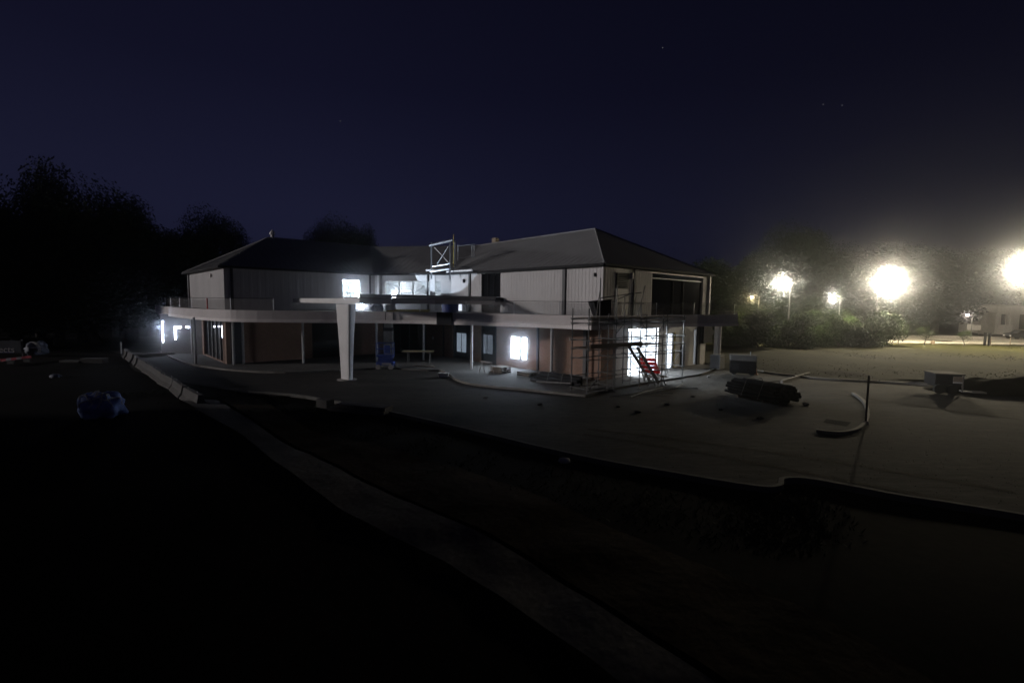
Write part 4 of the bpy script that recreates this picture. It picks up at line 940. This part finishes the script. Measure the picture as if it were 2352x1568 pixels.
q = G(217, 834); slabs(q, (1, .05, 0), 1, 1.7, .6, 'single pale concrete slab lying in the dark left of the barriers', h=.4)
q = G(165, 834); slabs(q, (1, .02, 0), 1, 1.5, .5, 'dull low concrete slab left of the pale single slab', h=.22)
q = G(128, 868); b = MB(); b.blob(q+Z*.12, .35, .25, .14, sd=3); o = b.build('plastic_sheet', mat('grey_sheet', (.16, .18, .24), .6, .2, 3), smooth=True); tag(o, 'small grey plastic sheet on the dark ground', 'plastic sheet')
q = G(279, 812); sg = empty('danger_post', q, 'short post at the far end of the barrier row', 'post'); b = MB(); b.tube(q, q+Z*1.1, .05); b.build('pole', M_conc, sg)

# ------------------------------------------------------------------ street lamps
def street_lamp(p, label, power, lens, col, r=.25, hd=1.0, arm=1.2, adir=-1):
    e = empty('street_lamp', (p.x+arm*-adir*0, p.y, 0), label, 'street lamp', None)
    base = Vector((p.x-adir*arm, p.y+.3, 0)); e.location = base
    b = MB(); b.tube(base, base+Z*.5, .14, n=10); b.tube(base+Z*.5, base+Z*(p.z+.1), .085, .05, n=10); b.build('pole', M_tube, e)
    b = MB(); b.pipe([base+Z*(p.z+.05), base+Vector((adir*arm*.5, -.15, p.z+.28)), Vector((p.x, p.y, p.z+.22))], .035, n=8); b.build('arm', M_tube, e)
    b = MB(); b.hexa([(p.x-.3, p.y-.16, p.z+.08), (p.x+.3, p.y-.16, p.z+.08), (p.x+.3, p.y+.16, p.z+.08), (p.x-.3, p.y+.16, p.z+.08), (p.x-.2, p.y-.1, p.z+.24), (p.x+.2, p.y-.1, p.z+.24), (p.x+.2, p.y+.1, p.z+.24), (p.x-.2, p.y+.1, p.z+.24)]); b.build('lamp_head', M_tube, e)
    b = MB(); b.blob(p-Z*.02, .26*hd, .2*hd, .13*hd, 14, 8, 0, flat=False); b.build('lamp_lens', lens, e, smooth=True)
    if power:
        ld = bpy.data.lights.new('lamp_light', 'POINT'); ld.energy = power; ld.color = col; ld.shadow_soft_size = r
        lo = bpy.data.objects.new('lamp_light', ld); COL.objects.link(lo); lo.parent = e; lo.location = p-Z*.35-base
        ld.energy = power*.04
        l2 = bpy.data.lights.new('lamp_beam', 'SPOT'); l2.energy = power; l2.color = col; l2.shadow_soft_size = r; l2.spot_size = math.radians(166); l2.spot_blend = .12
        lo = bpy.data.objects.new('lamp_beam', l2); COL.objects.link(lo); lo.parent = e; lo.location = p-Z*.3-base
    return e
street_lamp(D(2043, 648, 64), 'dazzling white street lamp, the largest glare in the picture', 11000, G_lamp, (1, .84, .56), hd=1.5, adir=1)
street_lamp(D(2362, 618, 58), 'glaring street lamp cut by the right edge of the picture', 20000, G_lamp, (1, .84, .56), hd=1.4, adir=-1)
street_lamp(D(1797, 650, 60), 'smaller white street lamp left of the dazzling one', 1500, G_lamps, (1, .9, .7), hd=1.2)
street_lamp(D(1913, 683, 66), 'faint white street lamp between the two brighter ones', 700, G_lamps, (1, .92, .8), hd=.6)
street_lamp(D(1727, 682, 70), 'yellow street lamp half hidden in the foliage', 1500, G_lampw, (1, .82, .35), hd=.8)
street_lamp(D(2222, 723, 84), 'low pinkish lamp over the far road near the white board', 600, G_lampr, (1, .8, .65), hd=1.0)
street_lamp(D(2140, 607, 120), 'tiny distant lamp right above the dazzling one', 0, G_lampr, (1, 1, 1), hd=.9)
street_lamp(D(1652.5, 665, 120), 'tiny distant lamp just right of the building', 0, G_lampw, (1, 1, 1), hd=.45)

# ------------------------------------------------------------------ far house, board, car, posts
q = D(2330, 772, 96); q.z = 0
hs = empty('far_house', q, 'pale two storey modern house at the far right', 'house')
FH = Fr(q+Vector((-3.9, 0, 0)), Vector((1, 0, 0)), Vector((0, -1, 0)))
b = MB(); wall(b, FH, 0, 12, 0, 5.6, [(.9, 2.0, .9, 4.0), (4.6, 6.4, 1.0, 4.0)], -.3, 0); b.build('front_wall', M_cladw, hs)
b = MB(); b.fbox(FH, 0, 12, 0, 5.6, -8, -.35); b.build('house_body', M_cladw, hs)
b = MB(); b.fbox(FH, -.2, 12.2, 5.6, 5.85, -8.2, .3); b.build('roof', M_conc, hs)
b = MB(); b.fbox(FH, .92, 1.98, .92, 3.98, -.25, -.2); b.build('window_pane', M_dglass, hs)
b = MB(); b.fbox(FH, 4.62, 6.38, 1.02, 3.98, -.25, -.2); b.build('window_pane', M_dglass, hs)
b = MB(); b.fbox(FH, 2.6, 2.8, 0, 4.4, .02, .2); b.build('column', M_white, hs)
b = MB(); b.fbox(FH, -1.6, -.02, 0, 4.1, -2, -.2); b.fbox(FH, -1.8, -.02, 4.1, 4.3, -2, 0); b.build('porch', M_conc, hs)
b = MB(); b.fbox(FH, .3, 2.1, .0, 1.9, .1, 1.2); b.build('garage_box', M_white, hs)
q = D(2236, 764, 91); q.z = 0
bd = empty('white_board', q, 'white rectangular board on legs beyond the far road', 'board')
for s_ in (-.0, 1.35): b = MB(); b.box(q.x-1.3+s_*1, q.x-.02+s_, q.y, q.y+.08, 1.0+(.0), 2.1-(.15 if s_ else 0)); b.build('panel', M_white, bd)
for s_ in (-1.1, 1.1): b = MB(); b.tube((q.x+s_, q.y+.12, 0), (q.x+s_, q.y+.12, 1.9), .05); b.build('leg', M_conc, bd)
def car(c, d, label, m):
    e = empty('parked_car', c, label, 'car'); d = Vector(d).normalized(); nn = Vector((-d.y, d.x, 0)); c = Vector(c)
    prof = [(-2.1, .35), (-2.15, .75), (-1.95, .95), (-1.35, 1.02), (-.95, 1.42), (.55, 1.45), (1.15, 1.0), (1.95, .86), (2.15, .6), (2.1, .35)]
    b = MB(); k = len(prof)
    for s_, f_ in ((-.85, 1), (-.78, 1), (.78, 1), (.85, 1)):
        for (x, z) in prof: w = s_*(1 if z < 1.0 else .82); b.v.append(c+d*x+nn*w+Z*(z if abs(s_) < .8 else z*.985))
    for r in range(3):
        for i in range(k): j = (i+1) % k; b.f.append((r*k+i, r*k+j, (r+1)*k+j, (r+1)*k+i))
    b.f.append(tuple(range(k))); b.f.append(tuple(reversed(range(3*k, 4*k)))); b.build('body', m, e, bevel=.03)
    b = MB(); g_ = [(-1.2, 1.05), (-.88, 1.36), (.48, 1.38), (.98, 1.04)]
    for s_ in (-1, 1): b.poly([c+d*x+nn*s_*(.855 if z < 1.1 else .712)+Z*z for x, z in g_])
    b.build('side_window', M_dglass, e)
    for x in (-1.3, 1.3):
        for s_ in (-.8, .8): b = MB(); w = c+d*x+nn*s_+Z*.32; b.tube(w-nn*.1, w+nn*.1, .32, n=16); b.build('wheel', M_tyre, e)
    for s_ in (-.6, .6): b = MB(); w = c+d*2.13+nn*s_+Z*.65; b.obox((w.x, w.y, 0), nn, .3, .06, .58, .72); b.build('headlight', M_white, e)
    return e
q = D(2345, 780, 80); car((q.x, q.y, .1), (-1, .12, 0), 'dark car parked before the house, cut by the right edge', M_dark)
for i, (u, v) in enumerate(((2261, 796), (2271, 796))):
    q = G(u, v); e = empty('gate_post', q, ('left' if i == 0 else 'right')+' one of two dark gate posts before the bright road', 'post', 'gate posts before the bright road')
    b = MB(); b.obox(q, (1, 0, 0), .2, .2, 0, 1.8); b.build('pole', M_black, e); b = MB(); b.obox(q, (1, 0, 0), .28, .28, 1.8, 1.88); b.build('cap', M_black, e)
q0, q1 = G(2275, 793), G(2500, 797); fn = empty('wire_fence', q0, 'low wire fence running right from the gate posts', 'fence')
for k in range(6): c = q0.lerp(q1, k/5); b = MB(); b.tube(c, c+Z*1.1, .04); b.build('fence_post', M_board, fn)
for z in (.5, .95): b = MB(); b.tube(q0+Z*z, q1+Z*z, .02, n=5); b.build('fence_wire', M_tube, fn)
q = G(2148-6, 792); b = MB(); b.tube(q, q+Z*.55, .22, n=10); b.tube(q+Z*.55, q+Z*.62, .18, .1, n=10); o = b.build('bollard', M_board); tag(o, 'short dark bollard before the bright far road', 'bollard')

# ------------------------------------------------------------------ trees
def make_tree(kind, R, nleaf, leaf, m, h=10., cr=3.6, th=.35, droop=0., low=.28, nl=13):
    e = bpy.data.objects.new('tree', None); COL.objects.link(e)
    b = MB(); pts = [Vector((0, 0, -.2))]
    for k in range(5): pts.append(pts[-1]+Vector((R.uniform(-.25, .25), R.uniform(-.25, .25), h*.13)))
    rad = [h*.028*(1-.13*k) for k in range(6)]
    for k in range(5): b.tube(pts[k], pts[k+1], rad[k], rad[k+1], n=9, cap=False)
    lobes = []
    for k in range(nl):
        a = k*2.4+R.random(); el = R.random(); z = h*(low+.12+(.86-low)*el); rr = cr*(math.sin(math.pi*min(1, .22+el*.72))**.7)*R.uniform(.45, 1.0)
        c = Vector((math.cos(a)*rr*.75, math.sin(a)*rr*.75, z)); lobes.append((c, cr*R.uniform(.32, .52)))
        s_ = pts[2].lerp(pts[5], min(1, el+.1)); mid = s_.lerp(c, .5)+Vector((0, 0, -.3)); b.tube(s_, mid, rad[4]*.6, rad[4]*.4, n=6, cap=False); b.tube(mid, c, rad[4]*.4, .03, n=6, cap=False)
    b.build('trunk', M_bark, e, smooth=True)
    b = MB()
    for i in range(nleaf):
        c, r = lobes[R.randrange(len(lobes))]; d = Vector((R.gauss(0, 1), R.gauss(0, 1), R.gauss(0, .8))).normalized()*(R.random()**.5)*r
        p = c+d; p.z -= droop*R.random(); s_ = leaf*R.uniform(.5, 1.3); ax = Vector((R.gauss(0, 1), R.gauss(0, 1), R.gauss(0, 1))).normalized(); t = ax.orthogonal().normalized(); w = ax.cross(t)
        b.poly([p+t*s_, p+w*s_*.45, p-t*s_, p-w*s_*.5])
    b.build('crown', m, e); return e
R = random.Random(11)
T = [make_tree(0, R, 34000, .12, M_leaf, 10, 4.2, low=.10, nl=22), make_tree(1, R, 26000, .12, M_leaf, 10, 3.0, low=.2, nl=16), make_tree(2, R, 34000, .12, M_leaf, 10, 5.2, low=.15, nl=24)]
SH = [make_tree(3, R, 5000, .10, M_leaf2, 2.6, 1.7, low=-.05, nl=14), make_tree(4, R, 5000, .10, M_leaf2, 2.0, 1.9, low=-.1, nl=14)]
YT = make_tree(5, R, 2600, .05, M_leaf, 3.2, 1.5, low=.3, nl=12)
HT = {}; WT = {}
for e_ in T:
    zs_ = sorted(v.co.z for v in e_.children[1].data.vertices); HT[id(e_)] = zs_[int(len(zs_)*.997)]
    xs_ = sorted(abs(v.co.x) for v in e_.children[1].data.vertices); WT[id(e_)] = xs_[int(len(xs_)*.97)]
used = set()
def place(proto, p, sc, rz, name, label, cat, group, zs=1.0):
    if id(proto) in used: o = copy_tree(proto)
    else: used.add(id(proto)); o = proto
    o.name = name; o.location = p; o.scale = (sc, sc, sc*zs); o.rotation_euler = (0, 0, rz); tag(o, label, cat, group); return o
def tree_at(k, u, vtop, y, label, sc_w=1.0, grp='dark trees', name='tall_tree'):
    q = D(u, 700, y); rad_ = sc_w*y/1100; h = HC+(D(u, vtop, y).z-HC)*(1-.8*rad_/y); sc = rad_/WT[id(T[k])]
    return place(T[k], (q.x, q.y, 0), sc, u*.37, name, label, 'tree', grp, h/HT[id(T[k])]/sc)
LT = [(0, 88, 405, 62, 'tallest black tree at the left, rounded top against the sky', 62), (2, -50, 485, 56, 'broad black tree cut by the left edge', 85), (0, 30, 510, 58, 'black tree in front of the tallest one', 70), (2, 262, 470, 66, 'second tallest black tree right of the rounded one', 78), (0, 185, 500, 60, 'black tree between the two tallest at the left', 80), (1, 345, 535, 66, 'black tree on the falling slope of the left grove', 58), (0, 395, 552, 72, 'lower black tree left of the building roof', 60),
      (2, 497, 520, 78, 'domed black tree rising behind the left roof end', 54), (0, 440, 560, 74, 'low dark tree behind the left corner of the building', 50), (0, 300, 570, 60, 'dark tree low behind the barrier row', 95), (1, 130, 560, 52, 'dark slim tree above the wrapped bundle', 70), (0, 30, 580, 50, 'dark bushy tree above the site banner', 90), (1, 220, 570, 54, 'dark slim tree above the single slab', 80)]
for k, u, v, y, l, w in LT: tree_at(k, u, v, y, l, w, 'dark trees of the left grove')
tree_at(2, 788, 540, 80, 'dark domed tree behind the middle of the left roof', 46, 'trees behind the building'); tree_at(2, 742, 548, 82, 'lower dark tree at left behind the same roof', 34, 'trees behind the building'); tree_at(0, 836, 546, 84, 'small dark crown peeping over the roof link', 26, 'trees behind the building')
RT = [(2, 1822, 550, 100, 'tall dark tree behind the smaller white lamp', 62), (0, 1755, 598, 92, 'dark tree left of the smaller white lamp', 50), (0, 1655, 612, 82, 'dark tree directly right of the building roof', 60), (1, 1700, 630, 78, 'slim tree beside the yellow lamp', 40), (2, 1895, 590, 104, 'dark tree between the small lamps', 60), (0, 1960, 602, 96, 'dark tree left of the dazzling lamp', 55),
      (2, 2060, 585, 108, 'broad dark tree behind the dazzling lamp', 85), (0, 2150, 600, 106, 'dark tree right behind the dazzling lamp', 65), (2, 2230, 605, 110, 'wide dark tree behind the pinkish lamp', 75), (0, 2300, 590, 112, 'dark tree behind the far house', 65), (2, 2400, 592, 112, 'dark tree cut by the right edge', 85), (1, 1845, 690, 74, 'tree lit green below the small lamps', 45), (1, 1780, 700, 66, 'dark low tree with several stems right of the building', 50)]
for k, u, v, y, l, w in RT: tree_at(k, u, v, y, l, w, 'trees at the right')
sh = [(1660, 800, 60), (1700, 798, 58), (1742, 800, 56), (1790, 798, 58), (1835, 797, 57), (1880, 796, 59), (1925, 797, 60), (1965, 796, 61), (2005, 795, 60), (1720, 780, 70), (1860, 780, 70), (1940, 782, 72), (2045, 792, 62)]
for i, (u, v, y) in enumerate(sh):
    q = D(u, 700, y); s_ = (1.35 if y < 65 else 1.7)*(.85+.3*((i*7) % 5)/5)
    where = ['beside the building end', 'second from the building end', 'third from the building', 'fourth from the building', 'under the smaller lamp', 'right of the smaller lamp', 'left below the faint lamp', 'right below the faint lamp', 'at the start of the bright road', 'at the back under the yellow lamp', 'at the back under the smaller lamp', 'at the back under the faint lamp', 'under the dazzling lamp'][i]
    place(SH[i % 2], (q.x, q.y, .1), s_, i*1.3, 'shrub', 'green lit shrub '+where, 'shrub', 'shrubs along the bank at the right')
for i, (u, y, s_) in enumerate(((2127, 63, .95), (2223, 62, .8), (2075, 63, 1.1))):
    q = D(u, 700, y); o = place(YT, (q.x, q.y, 0), .85*s_, i*2.0, 'young_tree', ['thin young tree before the bright road', 'leaning young tree nearest the gate posts', 'young tree at the left end of the bright road'][i], 'tree', 'young trees before the far road')
# bank plants in the dark foreground: uncountable low cover
b = MB(); R = random.Random(5)
for i in range(5200):
    t = R.random(); e0 = lot[int(t*(len(lot)-20))+8]; off = R.random()**.8*3.2+.25
    x = e0.x-off*.55+R.uniform(-.8, .8); y = e0.y-off+R.uniform(-.5, .3)
    if inside(x, y, lotpoly) or y < 4: continue
    z = gz(x, y); h = R.uniform(.03, .13); a = R.uniform(0, 6.28); d = Vector((math.cos(a), math.sin(a), 0))*R.uniform(.01, .03); ln = Vector((R.uniform(-.12, .12), R.uniform(-.12, .12), h))
    p = Vector((x, y, z)); b.poly([p-d, p+d, p+ln])
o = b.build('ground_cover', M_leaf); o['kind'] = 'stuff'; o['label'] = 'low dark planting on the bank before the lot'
b = MB()
for i in range(9000):
    x = R.uniform(18, 90); y0 = (30+(26-x)*.75) if x < 26 else 33-(x-26)*.13; y = R.uniform(y0+1.5, 66); h = R.uniform(.02, .18)
    a = R.uniform(0, 6.28); d = Vector((math.cos(a), math.sin(a), 0))*R.uniform(.015, .05); p = Vector((x, y, .12)); b.poly([p-d, p+d, p+Vector((R.uniform(-.15, .15), R.uniform(-.1, .1), h*.6+.02))])
o = b.build('long_grass', M_grass); o['kind'] = 'stuff'; o['label'] = 'long grass on the bank at the right'

# ------------------------------------------------------------------ unseen house and tree row, added to cast shade from the left
nh = empty('shading_house', (-48, -14, 0), 'tall plain unseen house added at the left to shade the foreground', 'house')
b = MB(); b.box(-56, -42, -46, 13.4, -.1, 12); b.build('wall', M_brB, nh)
b = MB(); q = [Vector((-57, -47, 12)), Vector((-41, -47, 12)), Vector((-41, 14, 12)), Vector((-57, 14, 12))]; t0 = Vector((-49, -40, 16)); t1 = Vector((-49, 7, 16))
b.poly([q[1], q[2], t1, t0]); b.poly([q[3], q[0], t0, t1]); b.poly([q[0], q[1], t0]); b.poly([q[2], q[3], t1]); b.poly(q[::-1]); b.build('roof', M_roof, nh)
for k in range(8):
    for z in (1, 4.6, 8.2): b = MB(); b.box(-41.99, -41.9, -42+k*7, -40+k*7, z, z+1.8); b.build('window_pane', M_dglass, nh)
for i, (x, y, h) in enumerate(((-104, 44, 2.6), (-108, 56, 2.9), (-112, 70, 3.0), (-100, 84, 2.8), (-90, 66, 2.6))):  # unseen row, added to keep the left side in shade
    place(T[i % 3], (x, y, 0), h, i, 'tall_tree', 'dark unseen tree added far left to cast shade, '+['first', 'second', 'third', 'fourth', 'fifth'][i]+' of that row', 'tree', 'dark trees of the left grove')

# ------------------------------------------------------------------ work lights inside and on the building, and an added fill lamp
def lamp(kind, name, p, power, col, size=.3, aim=None, angle=None, blend=.1, parent=None):
    ld = bpy.data.lights.new(name, kind); ld.energy = power; ld.color = col
    if kind == 'AREA': ld.size = size
    else: ld.shadow_soft_size = size
    o = bpy.data.objects.new(name, ld); COL.objects.link(o); o.location = p
    if aim is not None: o.rotation_euler = (Vector(p)-Vector(aim)).to_track_quat('Z', 'Y').to_euler()
    if angle: ld.spot_size = math.radians(angle); ld.spot_blend = blend
    return o
lamp('POINT', 'corner_room_light', FB.p(bx0+.25, 2.5, -2.0), 3000, (.82, .91, 1.0), .25)
lamp('POINT', 'balcony_door_light', FLB.p(FLB.x(829), 5.0, .45), 55, (.72, .85, 1.0), .08)
lamp('POINT', 'slit_fill_light', FE.p(FE.x(385), 2.6, 1.0), 45, (.62, .74, 1.0), .15)  # added lamp spreading the door slits' glow over the wall
lamp('POINT', 'link_room_light', FK.p(1.6, 6.7, -2.6), 60, (.88, .95, 1.0), .2)
# flood light on the left wing wall, shining across the court
fl = empty('flood_light', (-12.9, 41.0, 4.31), 'work flood light at the lit upper window of the left wing', 'flood light')
fq = Vector((-12.9, 41.0, 5.3))
b = MB(); b.box(fq.x-.12, fq.x+.12, fq.y-.05, fq.y+.1, fq.z-.1, fq.z+.1); b.build('housing', M_dark, fl); b = MB(); b.tube(fq-Z*1.0, fq-Z*.1, .025); b.build('stand', M_tube, fl)
lamp('SPOT', 'flood_beam', fq+Vector((.3, .0, .1)), 2600, (.68, .82, 1.0), .03, D(1008, 598, 43), 49, .03)

# ------------------------------------------------------------------ night haze
b = MB(); b.box(-620, 620, -620, 620, -1.5, 27)
hz = bpy.data.materials.new('night_haze'); hz.use_nodes = True; n = hz.node_tree.nodes; n.remove(n['Principled BSDF'])
pv = n.new('ShaderNodeVolumePrincipled'); pv.inputs['Density'].default_value = .0027; pv.inputs['Anisotropy'].default_value = .989; pv.inputs['Color'].default_value = (.92, .95, 1, 1)
hz.node_tree.links.new(pv.outputs[0], n['Material Output'].inputs['Volume'])
o = b.build('haze', hz); o['kind'] = 'stuff'; o['label'] = 'thin night haze in the air'
S.cycles.volume_bounces = 0; S.cycles.max_bounces = 6; S.cycles.sample_clamp_indirect = 4
